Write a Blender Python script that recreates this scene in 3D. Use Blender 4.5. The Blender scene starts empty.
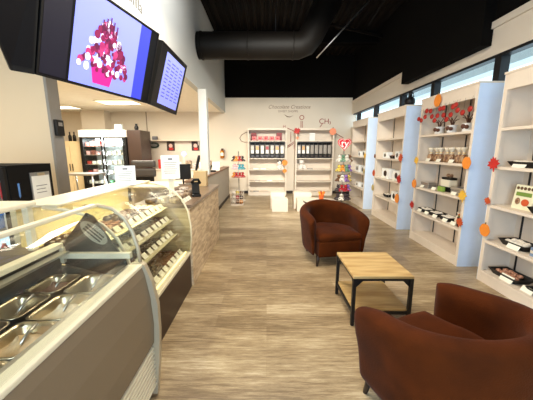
import bpy, bmesh, math, random
from mathutils import Vector, Matrix
R = random.Random(7)
C = bpy.context.scene.collection
PI = math.pi
sc = bpy.context.scene

# ------------------------------------------------------------------ camera
cd = bpy.data.cameras.new('camera'); cam = bpy.data.objects.new('camera', cd); C.objects.link(cam)
cd.sensor_width = 36; cd.lens = 277/533*36; cd.clip_start = 0.02
cam.location = (0, 0, 1.5); cam.rotation_euler = (PI/2-math.atan(50/277), 0, 0)
sc.camera = cam
# ------------------------------------------------------------------ world, view
w = bpy.data.worlds.new('world'); sc.world = w; w.use_nodes = True
bg = w.node_tree.nodes['Background']; bg.inputs[0].default_value = (.62, .82, 1, 1); bg.inputs[1].default_value = 2.1
sc.view_settings.view_transform = 'Standard'; sc.view_settings.look = 'None'
sc.view_settings.exposure = 0.2; sc.view_settings.gamma = 1; sc.view_settings.use_curve_mapping = False
# ------------------------------------------------------------------ lights
def area(name, loc, rot, sx, sy, power, col):
    l = bpy.data.lights.new(name, 'AREA'); l.shape = 'RECTANGLE'; l.size = sx; l.size_y = sy
    l.energy = power; l.color = col
    o = bpy.data.objects.new(name, l); C.objects.link(o); o.location = loc; o.rotation_euler = rot
    return o
WARM = (1, .87, .68)
area('storefront_daylight', (-.6, -2.3, 1.45), (PI/2, 0, 0), 3.2, 2.3, 160, (.62, .81, 1))
area('ceiling_light_front', (.2, 2.0, 3.4), (0, 0, 0), 1.4, .8, 66, WARM)
area('ceiling_light_middle', (-.1, 3.45, 3.35), (0, 0, 0), 1.6, .4, 56, WARM)
rl = area('ceiling_light_rear', (.45, 3.6, 3.4), (math.radians(62), 0, 0), 1.4, .4, 72, (1, .96, .85)); rl.data.spread = math.radians(85)
bw_ = area('bulkhead_fill', (.3, 3.3, 4.15), (0, math.radians(80), 0), .3, 1.6, 34, (1, .98, .94)); bw_.data.spread = math.radians(110)  # added lamp without a fixture, brightens the bulkhead
area('kitchen_light_rear', (-3.6, 6.9, 2.70), (0, 0, 0), 2.2, 1.2, 190, (1, .93, .78))
area('kitchen_light_middle', (-3.2, 4.6, 2.70), (0, 0, 0), 1.6, 1.2, 62, (1, .93, .78))
area('partition_fill', (-3.4, 1.2, 2.70), (0, 0, 0), 1.6, 1.2, 60, (1, .86, .66))  # added unseen lamp, set before the partition to brighten its beige face
area('chocolate_case_strip', (-1.20, 2.22, 1.135), (0, math.radians(10), 0), .04, 1.2, 9, (1, .88, .55))

# ------------------------------------------------------------------ materials
def lin(c):
    return tuple(((v/255)/12.92 if v/255 <= .04045 else ((v/255+.055)/1.055)**2.4) for v in c)+(1,)
MATS = {}
def mat(name, rgb, rough=.5, metal=0, var=0, scale=(8, 8, 8), bump=0, rgb2=None, emit=0, spec=.5, detail=4, trans=0):
    if name in MATS: return MATS[name]
    m = bpy.data.materials.new(name); m.use_nodes = True; MATS[name] = m
    nt = m.node_tree; b = nt.nodes['Principled BSDF']
    b.inputs['Base Color'].default_value = lin(rgb); b.inputs['Roughness'].default_value = rough
    b.inputs['Metallic'].default_value = metal; b.inputs['Specular IOR Level'].default_value = spec
    if emit:
        b.inputs['Emission Color'].default_value = lin(rgb); b.inputs['Emission Strength'].default_value = emit
    tc = nt.nodes.new('ShaderNodeTexCoord'); mp = nt.nodes.new('ShaderNodeMapping'); nz = nt.nodes.new('ShaderNodeTexNoise')
    mp.inputs['Scale'].default_value = scale; nz.inputs['Scale'].default_value = 1; nz.inputs['Detail'].default_value = detail
    nt.links.new(tc.outputs['Object'], mp.inputs[0]); nt.links.new(mp.outputs[0], nz.inputs['Vector'])
    if not emit:
        r = nt.nodes.new('ShaderNodeValToRGB')
        a = lin(rgb); c2 = lin(rgb2) if rgb2 else tuple(max(0, v*(1-(var or .04))) for v in a[:3])+(1,)
        r.color_ramp.elements[0].position = .35; r.color_ramp.elements[1].position = .65
        r.color_ramp.elements[0].color = c2; r.color_ramp.elements[1].color = a
        nt.links.new(nz.outputs['Fac'], r.inputs[0]); nt.links.new(r.outputs[0], b.inputs['Base Color'])
        if bump:
            bp = nt.nodes.new('ShaderNodeBump'); bp.inputs['Strength'].default_value = bump; bp.inputs['Distance'].default_value = .01
            nt.links.new(nz.outputs['Fac'], bp.inputs['Height']); nt.links.new(bp.outputs[0], b.inputs['Normal'])
    return m
def glass_mat(name, tint, refl=.9, a=.96):
    m = bpy.data.materials.new(name); m.use_nodes = True; MATS[name] = m
    nt = m.node_tree; nt.nodes.clear()
    o = nt.nodes.new('ShaderNodeOutputMaterial'); mx = nt.nodes.new('ShaderNodeMixShader')
    t = nt.nodes.new('ShaderNodeBsdfTransparent'); g = nt.nodes.new('ShaderNodeBsdfGlossy'); lw = nt.nodes.new('ShaderNodeLayerWeight')
    lw.inputs[0].default_value = .5; pw = nt.nodes.new('ShaderNodeMath'); pw.operation = 'POWER'; pw.inputs[1].default_value = 4
    f = nt.nodes.new('ShaderNodeMath'); f.operation = 'MULTIPLY_ADD'; f.inputs[1].default_value = .3; f.inputs[2].default_value = .02
    nt.links.new(lw.outputs['Facing'], pw.inputs[0]); nt.links.new(pw.outputs[0], f.inputs[0])
    t.inputs[0].default_value = tint; g.inputs['Roughness'].default_value = .03
    nt.links.new(f.outputs[0], mx.inputs[0]); nt.links.new(t.outputs[0], mx.inputs[1]); nt.links.new(g.outputs[0], mx.inputs[2])
    nt.links.new(mx.outputs[0], o.inputs[0]); return m
GLASS = glass_mat('clear_glass', (.95, .96, .93, 1))
WHITE = mat('white_laminate', (228, 214, 196), .5, var=.04)
WALL = mat('cream_paint', (222, 210, 192), .8, var=.04, scale=(1, 1, 1), bump=.02)
WALLB = mat('bulkhead_paint', (204, 206, 203), .8, var=.04, scale=(1, 1, 1))
BEIGE = mat('beige_paint', (214, 196, 166), .8, var=.03, scale=(1, 1, 1))
GREYP = mat('grey_paint', (140, 136, 130), .7, var=.05)
HALF = mat('half_wall_paint', (176, 168, 155), .7, var=.05)
BLACKC = mat('black_deck', (13, 11, 9), .9, spec=.1)
DECK = mat('ribbed_deck', (22, 14, 7), .9, rgb2=(9, 6, 4), scale=(6, .6, 1), spec=.2)
DUCT = mat('galvanised_duct', (16, 12, 8), .6, 0, spec=.2, var=.2, scale=(2, 6, 6))
STEEL = mat('brushed_steel', (200, 196, 190), .32, .9, var=.12, scale=(1, 1, 60))
STEELP = mat('satin_steel_panel', (140, 126, 106), .5, .35, var=.05, scale=(3, 1, 1))
CHROME = mat('chrome', (200, 184, 156), .28, 1)
CREAM = mat('cream_frame', (236, 228, 204), .35, var=.03)
BLACK = mat('black_plastic', (14, 12, 12), .5, spec=.35)
BLACKM = mat('black_metal', (24, 23, 25), .45, .3)
DARKWOOD = mat('espresso_wood', (48, 26, 18), .4, var=.3, scale=(3, 3, 30))
BASEBD = mat('dark_baseboard', (44, 34, 28), .5)
PAPER = mat('white_paper', (240, 240, 236), .7)
PALE = mat('daylight_cast_laminate', (214, 230, 252), .45, var=.03)  # laminate with the cool daylight cast mixed into its colour
PRINT = mat('grey_print', (128, 128, 134), .8)
TAG = mat('price_card', (246, 243, 226), .6)
OAK = mat('oak_tabletop', (204, 176, 122), .45, rgb2=(172, 138, 86), scale=(3, 22, 10), bump=.03)
LEG = mat('dark_leg', (36, 20, 14), .4)
REDP = mat('red_paper', (196, 32, 24), .6, var=.2)
ORANGE = mat('orange_paper', (240, 142, 44), .6, var=.1)
BURNT = mat('burnt_orange_paper', (208, 84, 34), .6, var=.2)
YELLOW = mat('yellow_paper', (240, 190, 62), .6, var=.1)
DRED = mat('dark_red_paint', (150, 58, 46), .7)
TAUPE = mat('taupe_paint', (140, 112, 92), .7)
TYRED = mat('heart_red', (206, 24, 36), .4)
LED = mat('led_strip', (255, 236, 170), emit=1.6)
PANEL = mat('lamp_diffuser', (255, 244, 220), emit=2.2)

def floor_mat():
    m = bpy.data.materials.new('vinyl_planks'); m.use_nodes = True; nt = m.node_tree; b = nt.nodes['Principled BSDF']
    tc = nt.nodes.new('ShaderNodeTexCoord')
    br = nt.nodes.new('ShaderNodeTexBrick'); br.inputs['Scale'].default_value = 1
    br.inputs['Brick Width'].default_value = 1.2; br.inputs['Row Height'].default_value = .18; br.inputs['Mortar Size'].default_value = .0015
    br.offset = .37; br.inputs['Color1'].default_value = (0, 0, 0, 1); br.inputs['Color2'].default_value = (1, 1, 1, 1); br.inputs['Mortar'].default_value = (.3, .3, .3, 1)
    nt.links.new(tc.outputs['Object'], br.inputs['Vector'])
    mp = nt.nodes.new('ShaderNodeMapping'); mp.inputs['Scale'].default_value = (2.6, 30, 1); nt.links.new(tc.outputs['Object'], mp.inputs[0])
    n1 = nt.nodes.new('ShaderNodeTexNoise'); n1.inputs['Scale'].default_value = 1.6; n1.inputs['Detail'].default_value = 11; n1.inputs['Roughness'].default_value = .8
    nt.links.new(mp.outputs[0], n1.inputs['Vector'])
    mp2 = nt.nodes.new('ShaderNodeMapping'); mp2.inputs['Scale'].default_value = (.7, 3, 1); nt.links.new(tc.outputs['Object'], mp2.inputs[0])
    n2 = nt.nodes.new('ShaderNodeTexNoise'); n2.inputs['Scale'].default_value = 1.3; n2.inputs['Detail'].default_value = 3
    nt.links.new(mp2.outputs[0], n2.inputs['Vector'])
    a = nt.nodes.new('ShaderNodeMath'); a.operation = 'MULTIPLY_ADD'; a.inputs[1].default_value = .10; nt.links.new(br.outputs['Color'], a.inputs[0]); nt.links.new(n1.outputs['Fac'], a.inputs[2])
    a2 = nt.nodes.new('ShaderNodeMath'); a2.operation = 'MULTIPLY_ADD'; a2.inputs[1].default_value = .4; nt.links.new(n2.outputs['Fac'], a2.inputs[0]); nt.links.new(a.outputs[0], a2.inputs[2])
    r = nt.nodes.new('ShaderNodeValToRGB'); e = r.color_ramp.elements
    e[0].position = .47; e[0].color = lin((92, 76, 56)); e[1].position = .96; e[1].color = lin((214, 200, 170))
    x = e.new(.68); x.color = lin((138, 118, 90)); x = e.new(.80); x.color = lin((174, 154, 122))
    nt.links.new(a2.outputs[0], r.inputs[0]); nt.links.new(r.outputs[0], b.inputs['Base Color'])
    b.inputs['Roughness'].default_value = .36; b.inputs['Specular IOR Level'].default_value = .5
    bp = nt.nodes.new('ShaderNodeBump'); bp.inputs['Strength'].default_value = .12; bp.inputs['Distance'].default_value = .004
    nt.links.new(n1.outputs['Fac'], bp.inputs['Height']); nt.links.new(bp.outputs[0], b.inputs['Normal'])
    return m
def weave_wood():
    m = bpy.data.materials.new('weathered_counter_wood'); m.use_nodes = True; nt = m.node_tree; b = nt.nodes['Principled BSDF']
    tc = nt.nodes.new('ShaderNodeTexCoord'); mp = nt.nodes.new('ShaderNodeMapping')
    mp.inputs['Rotation'].default_value = (math.radians(-24), 0, 0); mp.inputs['Scale'].default_value = (1, 2.2, 10)
    nt.links.new(tc.outputs['Object'], mp.inputs[0])
    n = nt.nodes.new('ShaderNodeTexNoise'); n.inputs['Scale'].default_value = 2.2; n.inputs['Detail'].default_value = 5; n.inputs['Distortion'].default_value = .8
    nt.links.new(mp.outputs[0], n.inputs['Vector'])
    r = nt.nodes.new('ShaderNodeValToRGB'); e = r.color_ramp.elements
    e[0].position = .32; e[0].color = lin((188, 160, 126)); e[1].position = .62; e[1].color = lin((236, 216, 184))
    nt.links.new(n.outputs['Fac'], r.inputs[0]); nt.links.new(r.outputs[0], b.inputs['Base Color'])
    bp = nt.nodes.new('ShaderNodeBump'); bp.inputs['Strength'].default_value = .15; nt.links.new(n.outputs['Fac'], bp.inputs['Height']); nt.links.new(bp.outputs[0], b.inputs['Normal'])
    b.inputs['Roughness'].default_value = .6; return m
def fabric():
    m = bpy.data.materials.new('ribbed_brown_slipcover'); m.use_nodes = True; nt = m.node_tree; b = nt.nodes['Principled BSDF']; b.inputs['Specular IOR Level'].default_value = .12
    tc = nt.nodes.new('ShaderNodeTexCoord')
    v = nt.nodes.new('ShaderNodeTexVoronoi'); v.inputs['Scale'].default_value = 130; nt.links.new(tc.outputs['Object'], v.inputs['Vector'])
    n = nt.nodes.new('ShaderNodeTexNoise'); n.inputs['Scale'].default_value = 6; nt.links.new(tc.outputs['Object'], n.inputs['Vector'])
    r = nt.nodes.new('ShaderNodeValToRGB'); e = r.color_ramp.elements
    e[0].position = .3; e[0].color = lin((60, 24, 1)); e[1].position = .7; e[1].color = lin((80, 34, 3))
    nt.links.new(n.outputs['Fac'], r.inputs[0]); nt.links.new(r.outputs[0], b.inputs['Base Color'])
    bp = nt.nodes.new('ShaderNodeBump'); bp.inputs['Strength'].default_value = .35; bp.inputs['Distance'].default_value = .003
    nt.links.new(v.outputs['Distance'], bp.inputs['Height']); nt.links.new(bp.outputs[0], b.inputs['Normal'])
    b.inputs['Roughness'].default_value = .85; b.inputs['Sheen Weight'].default_value = .05; b.inputs['Sheen Roughness'].default_value = .4
    return m
FLOOR, WOODC, FABRIC = floor_mat(), weave_wood(), fabric()

# ------------------------------------------------------------------ mesh helpers
class MB:
    def __init__(s): s.v = []; s.f = []; s.m = []; s.mats = []; s.sm = []; s.cur = 0
    def use(s, m):
        if m not in s.mats: s.mats.append(m)
        s.cur = s.mats.index(m); return s
    def add(s, vs, fs, smooth=False):
        k = len(s.v); s.v += [tuple(v) for v in vs]
        for f in fs: s.f.append([i+k for i in f]); s.m.append(s.cur); s.sm.append(smooth)
        return s
    def box(s, a, b, M=None, bev=0):
        x0, x1 = sorted((a[0], b[0])); y0, y1 = sorted((a[1], b[1])); z0, z1 = sorted((a[2], b[2]))
        if bev <= 0:
            vs = [Vector((x, y, z)) for x in (x0, x1) for y in (y0, y1) for z in (z0, z1)]
            fs = [(0, 1, 3, 2), (4, 6, 7, 5), (0, 4, 5, 1), (2, 3, 7, 6), (0, 2, 6, 4), (1, 5, 7, 3)]
        else:
            bm = bmesh.new(); bmesh.ops.create_cube(bm, size=1)
            for v in bm.verts: v.co = Vector(((x0+x1)/2+v.co.x*(x1-x0), (y0+y1)/2+v.co.y*(y1-y0), (z0+z1)/2+v.co.z*(z1-z0)))
            bmesh.ops.bevel(bm, geom=list(bm.edges), offset=bev, segments=2, affect='EDGES', profile=.6)
            bm.verts.index_update(); vs = [v.co.copy() for v in bm.verts]; fs = [[v.index for v in f.verts] for f in bm.faces]; bm.free()
        if M: vs = [M @ v for v in vs]
        return s.add(vs, fs)
    def tube(s, pts, r, n=10, cap=True):
        pts = [Vector(p) for p in pts]; rs = r if isinstance(r, (list, tuple)) else [r]*len(pts)
        vs = []; fs = []; up = None
        for i, p in enumerate(pts):
            d = (pts[min(i+1, len(pts)-1)]-pts[max(i-1, 0)]).normalized()
            if up is None: up = Vector((0, 0, 1)) if abs(d.z) < .9 else Vector((1, 0, 0))
            a = d.cross(up).normalized(); b2 = d.cross(a).normalized(); up = -b2 if False else up
            for k in range(n):
                t = 2*PI*k/n; vs.append(p+(a*math.cos(t)+b2*math.sin(t))*rs[i])
        for i in range(len(pts)-1):
            for k in range(n): fs.append((i*n+k, i*n+(k+1) % n, (i+1)*n+(k+1) % n, (i+1)*n+k))
        s.add(vs, fs, True)
        if cap:
            k = len(s.v)-len(vs)
            s.f.append([k+i for i in range(n)][::-1]); s.m.append(s.cur); s.sm.append(False)
            s.f.append([k+(len(pts)-1)*n+i for i in range(n)]); s.m.append(s.cur); s.sm.append(False)
        return s
    def lathe(s, prof, c=(0, 0, 0), n=16, sx=1, sy=1, M=None, smooth=True):
        vs = []; fs = []
        for (r, z) in prof:
            for k in range(n):
                t = 2*PI*k/n; v = Vector((c[0]+max(r, .0004)*math.cos(t)*sx, c[1]+max(r, .0004)*math.sin(t)*sy, c[2]+z)); vs.append(M @ v if M else v)
        for i in range(len(prof)-1):
            for k in range(n): fs.append((i*n+k, i*n+(k+1) % n, (i+1)*n+(k+1) % n, (i+1)*n+k))
        s.add(vs, fs, smooth); k = len(s.v)-len(vs)
        for ring in (0, len(prof)-1):
            s.f.append([k+ring*n+i for i in range(n)]); s.m.append(s.cur); s.sm.append(False)
        return s
    def ball(s, c, r, sx=1, sy=1, sz=1, n=12):
        prof = [(r*math.sin(PI*i/7), -r*math.cos(PI*i/7)*sz) for i in range(8)]
        return s.lathe(prof, c, n, sx, sy)
    def prism(s, poly, t, M):       # polygon in local xy, thickness along +z, transformed by M
        n = len(poly); vs = [M @ Vector((x, y, 0)) for x, y in poly]+[M @ Vector((x, y, t)) for x, y in poly]
        fs = [list(range(n))[::-1], [n+i for i in range(n)]]+[(i, (i+1) % n, n+(i+1) % n, n+i) for i in range(n)]
        return s.add(vs, fs)
    def grid(s, rows, closed=False, smooth=True):
        n = len(rows[0]); vs = [p for r in rows for p in r]; fs = []
        for i in range(len(rows)-1):
            for k in range(n if closed else n-1): fs.append((i*n+k, i*n+(k+1) % n, (i+1)*n+(k+1) % n, (i+1)*n+k))
        return s.add(vs, fs, smooth)
    def build(s, name, m=None, parent=None, sub=0, loc=None, solid=0):
        me = bpy.data.meshes.new(name); me.from_pydata([tuple(v) for v in s.v], [], s.f)
        if s.mats:
            for x in s.mats: me.materials.append(x)
            me.polygons.foreach_set('material_index', s.m)
        else: me.materials.append(m)
        me.polygons.foreach_set('use_smooth', s.sm)
        bm = bmesh.new(); bm.from_mesh(me); bmesh.ops.recalc_face_normals(bm, faces=bm.faces); bm.to_mesh(me); bm.free()
        o = bpy.data.objects.new(name, me); C.objects.link(o)
        if parent: o.parent = parent
        if loc: o.location = loc
        if solid: md = o.modifiers.new('solid', 'SOLIDIFY'); md.thickness = solid; md.offset = 0
        if sub: md = o.modifiers.new('sub', 'SUBSURF'); md.levels = sub; md.render_levels = sub
        return o
def tag(o, label, cat=None, group=None):
    o['label'] = label
    if cat: o['category'] = cat
    if group: o['group'] = group
    return o
def thing(name, label, cat, loc=(0, 0, 0), rz=0, group=None):
    o = bpy.data.objects.new(name, None); C.objects.link(o); o.location = loc; o.rotation_euler = (0, 0, rz); o.empty_display_size = .1
    return tag(o, label, cat, group)
def struct(name, mb, m=None):
    o = mb.build(name, m); o['kind'] = 'structure'; return o
KIDS = {}
def dup(o, loc, rz=0, label=None, scale=None, group=None):
    c = o.copy(); C.objects.link(c); c.location = loc; c.rotation_euler = (0, 0, rz)
    if label: c['label'] = label
    if group: c['group'] = group
    if scale: c.scale = (scale,)*3
    for ch in list(o.children):
        d = ch.copy(); C.objects.link(d); d.parent = c
        for g in list(ch.children):
            e = g.copy(); C.objects.link(e); e.parent = d
    return c
def T(x, y, z, rx=0, ry=0, rz=0):
    return Matrix.Translation((x, y, z)) @ Matrix.Rotation(rz, 4, 'Z') @ Matrix.Rotation(ry, 4, 'Y') @ Matrix.Rotation(rx, 4, 'X')
FACE = Matrix.Rotation(PI/2, 4, 'X')          # local xy -> world xz, +z -> -y
def text(name, body, size, M, m, parent=None, shear=0, ext=.0015, align='CENTER'):
    cu = bpy.data.curves.new(name, 'FONT'); cu.body = body; cu.size = size; cu.extrude = ext; cu.align_x = align; cu.align_y = 'CENTER'; cu.shear = shear
    t = bpy.data.objects.new('tmp', cu); C.objects.link(t); bpy.context.view_layer.update()
    me = bpy.data.meshes.new_from_object(t.evaluated_get(bpy.context.evaluated_depsgraph_get()))
    bpy.data.objects.remove(t)
    me.transform(M); me.materials.clear(); me.materials.append(m); me.name = name
    o = bpy.data.objects.new(name, me); C.objects.link(o)
    if parent: o.parent = parent
    return o
ORD = ['first', 'second', 'third', 'fourth', 'fifth', 'sixth', 'seventh', 'eighth', 'ninth', 'tenth', 'eleventh', 'twelfth']

# ------------------------------------------------------------------ the room
XR, YB = 2.85, 9.6
struct('floor', MB().box((-7.3, -2.6, -.05), (3.0, 9.8, 0)), FLOOR)
struct('wall_back', MB().use(WALL).box((-7.3, YB, 0), (3.0, YB+.15, 3.2)).use(BLACKC).box((-1.5, YB, 3.2), (3.0, YB+.15, 4.7)))
struct('baseboard_back', MB().box((-1.1, YB-.012, 0), (XR, YB, .10)), BASEBD)
struct('baseboard_right', MB().box((XR-.012, -2.4, 0), (XR, YB-.012, .10)), BASEBD)
mb = MB().use(WALL).box((XR, -2.4, 0), (XR+.15, YB, 2.25)).box((XR, -2.4, 2.66), (XR+.15, YB, 3.07))
mb.box((XR, -2.4, 2.25), (XR+.15, 1.2, 2.66)).use(BLACKC).box((XR, -2.4, 3.07), (XR+.15, YB, 4.7))
struct('wall_right', mb)
struct('trim_1', MB().box((XR-.03, .8, 2.99), (XR, 3.8, 3.07)).box((XR-.03, 5.9, 3.01), (XR, YB-.01, 3.09)), WALL)
struct('trim_2', MB().box((XR-.14, 3.8, 2.80), (XR-.001, 5.9, 4.45)), BLACKC)
g = MB().use(BLACKM)
for y in (1.2, 2.4, 3.65, 5.0, 6.15, 7.6, 9.0): g.box((XR-.01, y-.05, 2.25), (XR+.10, y+.05, 2.66))
g.box((XR-.012, 1.2, 2.625), (XR+.1, 9.4, 2.66)).box((XR+.02, 1.2, 2.25), (XR+.1, 9.4, 2.27))
win = struct('window_1', g)
p = MB().box((XR+.05, 1.2, 2.26), (XR+.056, 9.4, 2.65)).build('window_pane', GLASS, win)
# the street outside the clerestory: a pale canopy edge
struct('trim_3', MB().box((4.6, 0, 3.1), (4.9, 12, 3.35)), mat('canopy_edge', (214, 222, 226), .6))
# left part: bulkhead, lowered ceiling, kitchen walls
struct('wall_bulkhead', MB().box((-1.49, -2.4, 2.72), (-1.37, YB, 4.7)), WALLB)
struct('ceiling_lowered', MB().box((-7.3, -2.4, 2.75), (-1.49, YB, 2.85)), mat('lowered_ceiling', (246, 240, 226), .8))
struct('wall_left', MB().box((-7.45, -2.4, 0), (-7.3, YB+.15, 2.85)), WALL)
struct('wall_partition', MB().use(BEIGE).box((-7.3, 3.2, 0), (-2.43, 3.36, 2.75)).use(GREYP).box((-2.43, 3.195, 0), (-2.40, 3.365, 2.75)))
struct('wall_pier', MB().box((-5.95, 9.2, 0), (-5.2, YB, 2.75), bev=.01), WALL)
struct('trim_4', MB().box((-4.03, YB-.012, 0), (-4.0, YB, 2.75)), mat('wall_joint', (150, 136, 118), .7))
# front (behind the camera): wall with a storefront window
mb = MB().box((-7.3, -2.55, 0), (-2.4, -2.4, 4.7)).box((1.2, -2.55, 0), (3.0, -2.4, 4.7)).box((-2.4, -2.55, 0), (1.2, -2.4, .25)).box((-2.4, -2.55, 2.65), (1.2, -2.4, 4.7))
struct('wall_front', mb, WALL)
mb = MB()
for x in (-2.37, -1.2, 0.0, 1.17): mb.box((x-.03, -2.5, .25), (x+.03, -2.42, 2.65))
struct('window_2', mb, BLACKM)
# ribbed black ceiling
poly = []; x = -1.4
mb = MB()
pts = []
while x < 3.0:
    pts += [(x, 4.56), (x+.07, 4.56), (x+.09, 4.50), (x+.15, 4.50)]; x += .17
rows = [[(a, y, b) for a, b in pts] for y in (-2.4, YB)]
mb.grid(rows, smooth=False).box((-1.5, -2.4, 4.6), (3.0, YB, 4.75))
struct('ceiling', mb, DECK)
struct('trim_5', MB().box((-1.37, 7.70, 4.18), (XR, 7.78, 4.49)).box((-1.37, 7.62, 4.18), (XR, 7.86, 4.20)), BLACKC)
for i, (a, b) in enumerate([((1.3, 6.6, 4.2), (2.8, 7.3, 4.2)), ((1.9, 5.4, 4.3), (2.8, 5.9, 4.3))]):
    struct('trim_%d' % (6+i), MB().tube([a, b], .03, 6), DECK)

# ventilation duct
d = thing('ventilation_duct', 'large round ventilation duct crossing under the black ceiling', 'duct', (-1.37, 6.0, 3.55))
mb = MB(); path = [(0, 0, 0), (1.0, 0, 0), (1.85, 0, -.0)]
mb.tube([(0.005, 0, 0), (.02, 0, 0), (2.02, 0, 0), (2.14, 0, .05), (2.24, 0, .17), (2.80, 0, 1.22)], .25, 28)
mb.build('duct_pipe', DUCT, d)
mb = MB()
for x in (.08, 1.0, 1.9): mb.tube([(x-.012, 0, 0), (x+.012, 0, 0)], .262, 28)
mb.build('seam_ring', DUCT, d)
mb = MB().tube([(1.55, 0, .24), (1.55, 0, 1.0)], .008, 6).build('hanger_rod', BLACKM, d)
tag(MB().tube([(1.06, 6.3, 3.42), (2.1, 6.3, 4.5)], .014, 6).build('conduit', STEEL), 'thin pale metal conduit rising diagonally behind the duct', 'pipe')
tag(MB().tube([(1.75, 5.2, 3.6), (2.3, 5.2, 4.5)], .008, 6).build('conduit', DUCT), 'thin dull conduit right of the duct under the dark ceiling', 'pipe')

# kitchen ceiling lamps
lt = thing('ceiling_light', 'flat ceiling light glowing above the two-door fridge', 'lamp', (-3.9, 7.65, 2.75), 0, 'lowered ceiling lights')
MB().box((-.5, -.3, -.02), (.5, .3, -.001)).build('frame', CREAM, lt); MB().box((-.46, -.26, -.026), (.46, .26, -.021)).build('diffuser', PANEL, lt)
dup(lt, (-6.1, 8.5, 2.75), 0, 'flat ceiling light glowing at the far left of the kitchen')

# half wall and post
hw = thing('half_wall', 'low grey half wall running back behind the counter', 'wall', (-1.3, 6.83, 0))
MB().box((-.08, -2.13, 0), (.09, 2.1, .95)).build('body', HALF, hw); MB().box((-.10, -2.14, .951), (.11, 2.12, .985), bev=.005).build('cap', TAUPE, hw)
MB().box((.091, -2.13, 0), (.10, 2.1, .09)).build('baseboard', BASEBD, hw)
struct('trim_8', MB().box((-1.40, 5.93, .986), (-1.23, 6.09, 2.719), bev=.006), WALLB)

# ------------------------------------------------------------------ wall lettering and molecule
WF = YB-.002
def wt(x, z): return T(x, WF, z) @ FACE
t = thing('wall_lettering', 'script and capitals lettering high on the back wall', 'lettering', (0, 0, 0))
text('script_line', 'Chocolate Creations', .165, wt(.75, 2.905), TAUPE, t, .35)
text('capitals_line', 'SWEET SHOPPE', .095, wt(.72, 2.765), TAUPE, t)
MB().tube([(.60, WF-.017, 2.66), (.68, WF-.017, 2.60), (.78, WF-.017, 2.585), (.9, WF-.017, 2.63)], [.004, .015, .012, .003], 6).build('flourish', TAUPE, t)
t = thing('molecule_drawing', 'dark red chemical structure drawing on the back wall', 'mural', (0, 0, 0))
for k, (b, x, z, s) in enumerate([('O', 1.18, 2.56, .22), ('CH', 1.93, 2.44, .24), ('3', 2.13, 2.39, .14), ('H', .60, 2.275, .13), ('N', .99, 1.60, .2)]):
    text('letter', b, s, wt(x, z), DRED, t)
for a, b in [((1.155, 2.46), (1.155, 2.14)), ((1.205, 2.46), (1.205, 2.14)), ((1.79, 2.255), (1.87, 2.36)), ((.68, 2.23), (.93, 2.13)), ((.714, 1.63), (.936, 1.78)), ((.714, 1.58), (.936, 1.73)), ((.82, 1.77), (.82, 2.1)), ((2.25, 2.1), (2.6, 1.9))]:
    MB().tube([(a[0], WF-.014, a[1]), (b[0], WF-.014, b[1])], .011, 6).build('bond', DRED, t)
MB().tube([(-.55, WF-.014, 2.12), (-.7, WF-.014, 2.08), (-.84, WF-.014, 2.0), (-.9, WF-.014, 1.9), (-.86, WF-.014, 1.80), (-.75, WF-.014, 1.76), (-.55, WF-.014, 1.76)], .011, 6).build('ring', TAUPE, t)
tb = thing('bulkhead_lettering', 'dark handwriting on the white bulkhead above the big screen', 'lettering', (0, 0, 0))
for wd_, yy in (('Treats', 2.45), ('&', 2.80), ('Vanilla', 3.14)): text('word', wd_, .17, Matrix.Translation((-1.368, yy, 3.02)) @ Matrix.Rotation(PI/2, 4, 'Z') @ FACE, mat('charcoal_paint', (70, 70, 72), .7), tb, .2)

# ------------------------------------------------------------------ bookcases
def bookcase(label, W, H, D, shelves, loc, rz, head=.16, rails=True):
    t = thing('bookcase', label, 'bookcase', loc, rz, 'tall white display bookcases')
    h = W/2
    for sx in (-1, 1):
        mb = MB().box((sx*h, -D/2, 0), (sx*(h-.045), -D/2+.03, H)).box((sx*h, -D/2+.03, 0), (sx*(h-.02), D/2, H))
        mb.build('side_panel', WHITE, t)
        if rails: MB().box((sx*(h+.0005), -D/2, 0), (sx*(h+.004), D/2, H)).box((sx*(h+.004), -D/2, H-.16), (sx*(h+.008), D/2, H-.15)).build('side_facing', PALE, t)  # thin skin in the daylight-tinted colour over each side
    MB().box((-h+.02, D/2-.012, 0), (h-.02, D/2, H)).build('back_panel', WHITE, t)
    MB().box((-h+.045, -D/2-.004, H-head), (h-.045, -D/2+.02, H), bev=.003).box((-h-.004, -D/2-.012, H-.001), (h+.004, D/2, H+.02)).build('header', WHITE, t)
    MB().box((-h+.045, -D/2+.004, 0), (h-.045, -D/2+.024, shelves[0]-.031)).build('kick_plate', WHITE, t)
    for z in shelves:
        MB().box((-h+.021, -D/2+.031, z-.022), (h-.021, D/2-.013, z)).box((-h+.046, -D/2-.004, z-.03), (h-.046, -D/2+.03, z), bev=.003).build('shelf', WHITE, t)
    for x in ((-h+.10, .02, h-.1) if rails else ()):
        mb = MB().use(BLACKM)
        zz = [shelves[0]]+list(shelves[1:])+[H-.03]
        for a, b in zip(zz[:-1], zz[1:]): mb.box((x-.009, D/2-.02, a+.002), (x+.009, D/2-.0125, b-.024))
        mb.build('shelf_standard', BLACKM, t)
    return t
SR = (.13, .495, .90, 1.325, 1.73)
XC = 2.48+.18
bookcase('nearest tall white bookcase on the right wall, cut by the photo edge', 1.215, 2.27, .35, SR, (XC, 2.452, 0), -PI/2)
bookcase('tall white bookcase hung with red leaf garland, second nearest on the right', 1.215, 2.27, .35, SR, (XC, 4.022, 0), -PI/2)
bookcase('tall white bookcase on the right with empty top shelf, third from the camera', 1.27, 2.27, .35, SR, (XC, 5.765, 0), -PI/2)
bookcase('farthest tall white bookcase on the right wall beside the plush stand', 1.215, 2.27, .35, SR, (XC, 7.61, 0), -PI/2)
SB = (.11, .477, .87, 1.238, 1.80)
bookcase('white bookcase on the back wall, left one, with pink bags on top', 1.27, 2.18, .42, SB, (.025, 9.37, 0), 0, .05, False)
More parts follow.
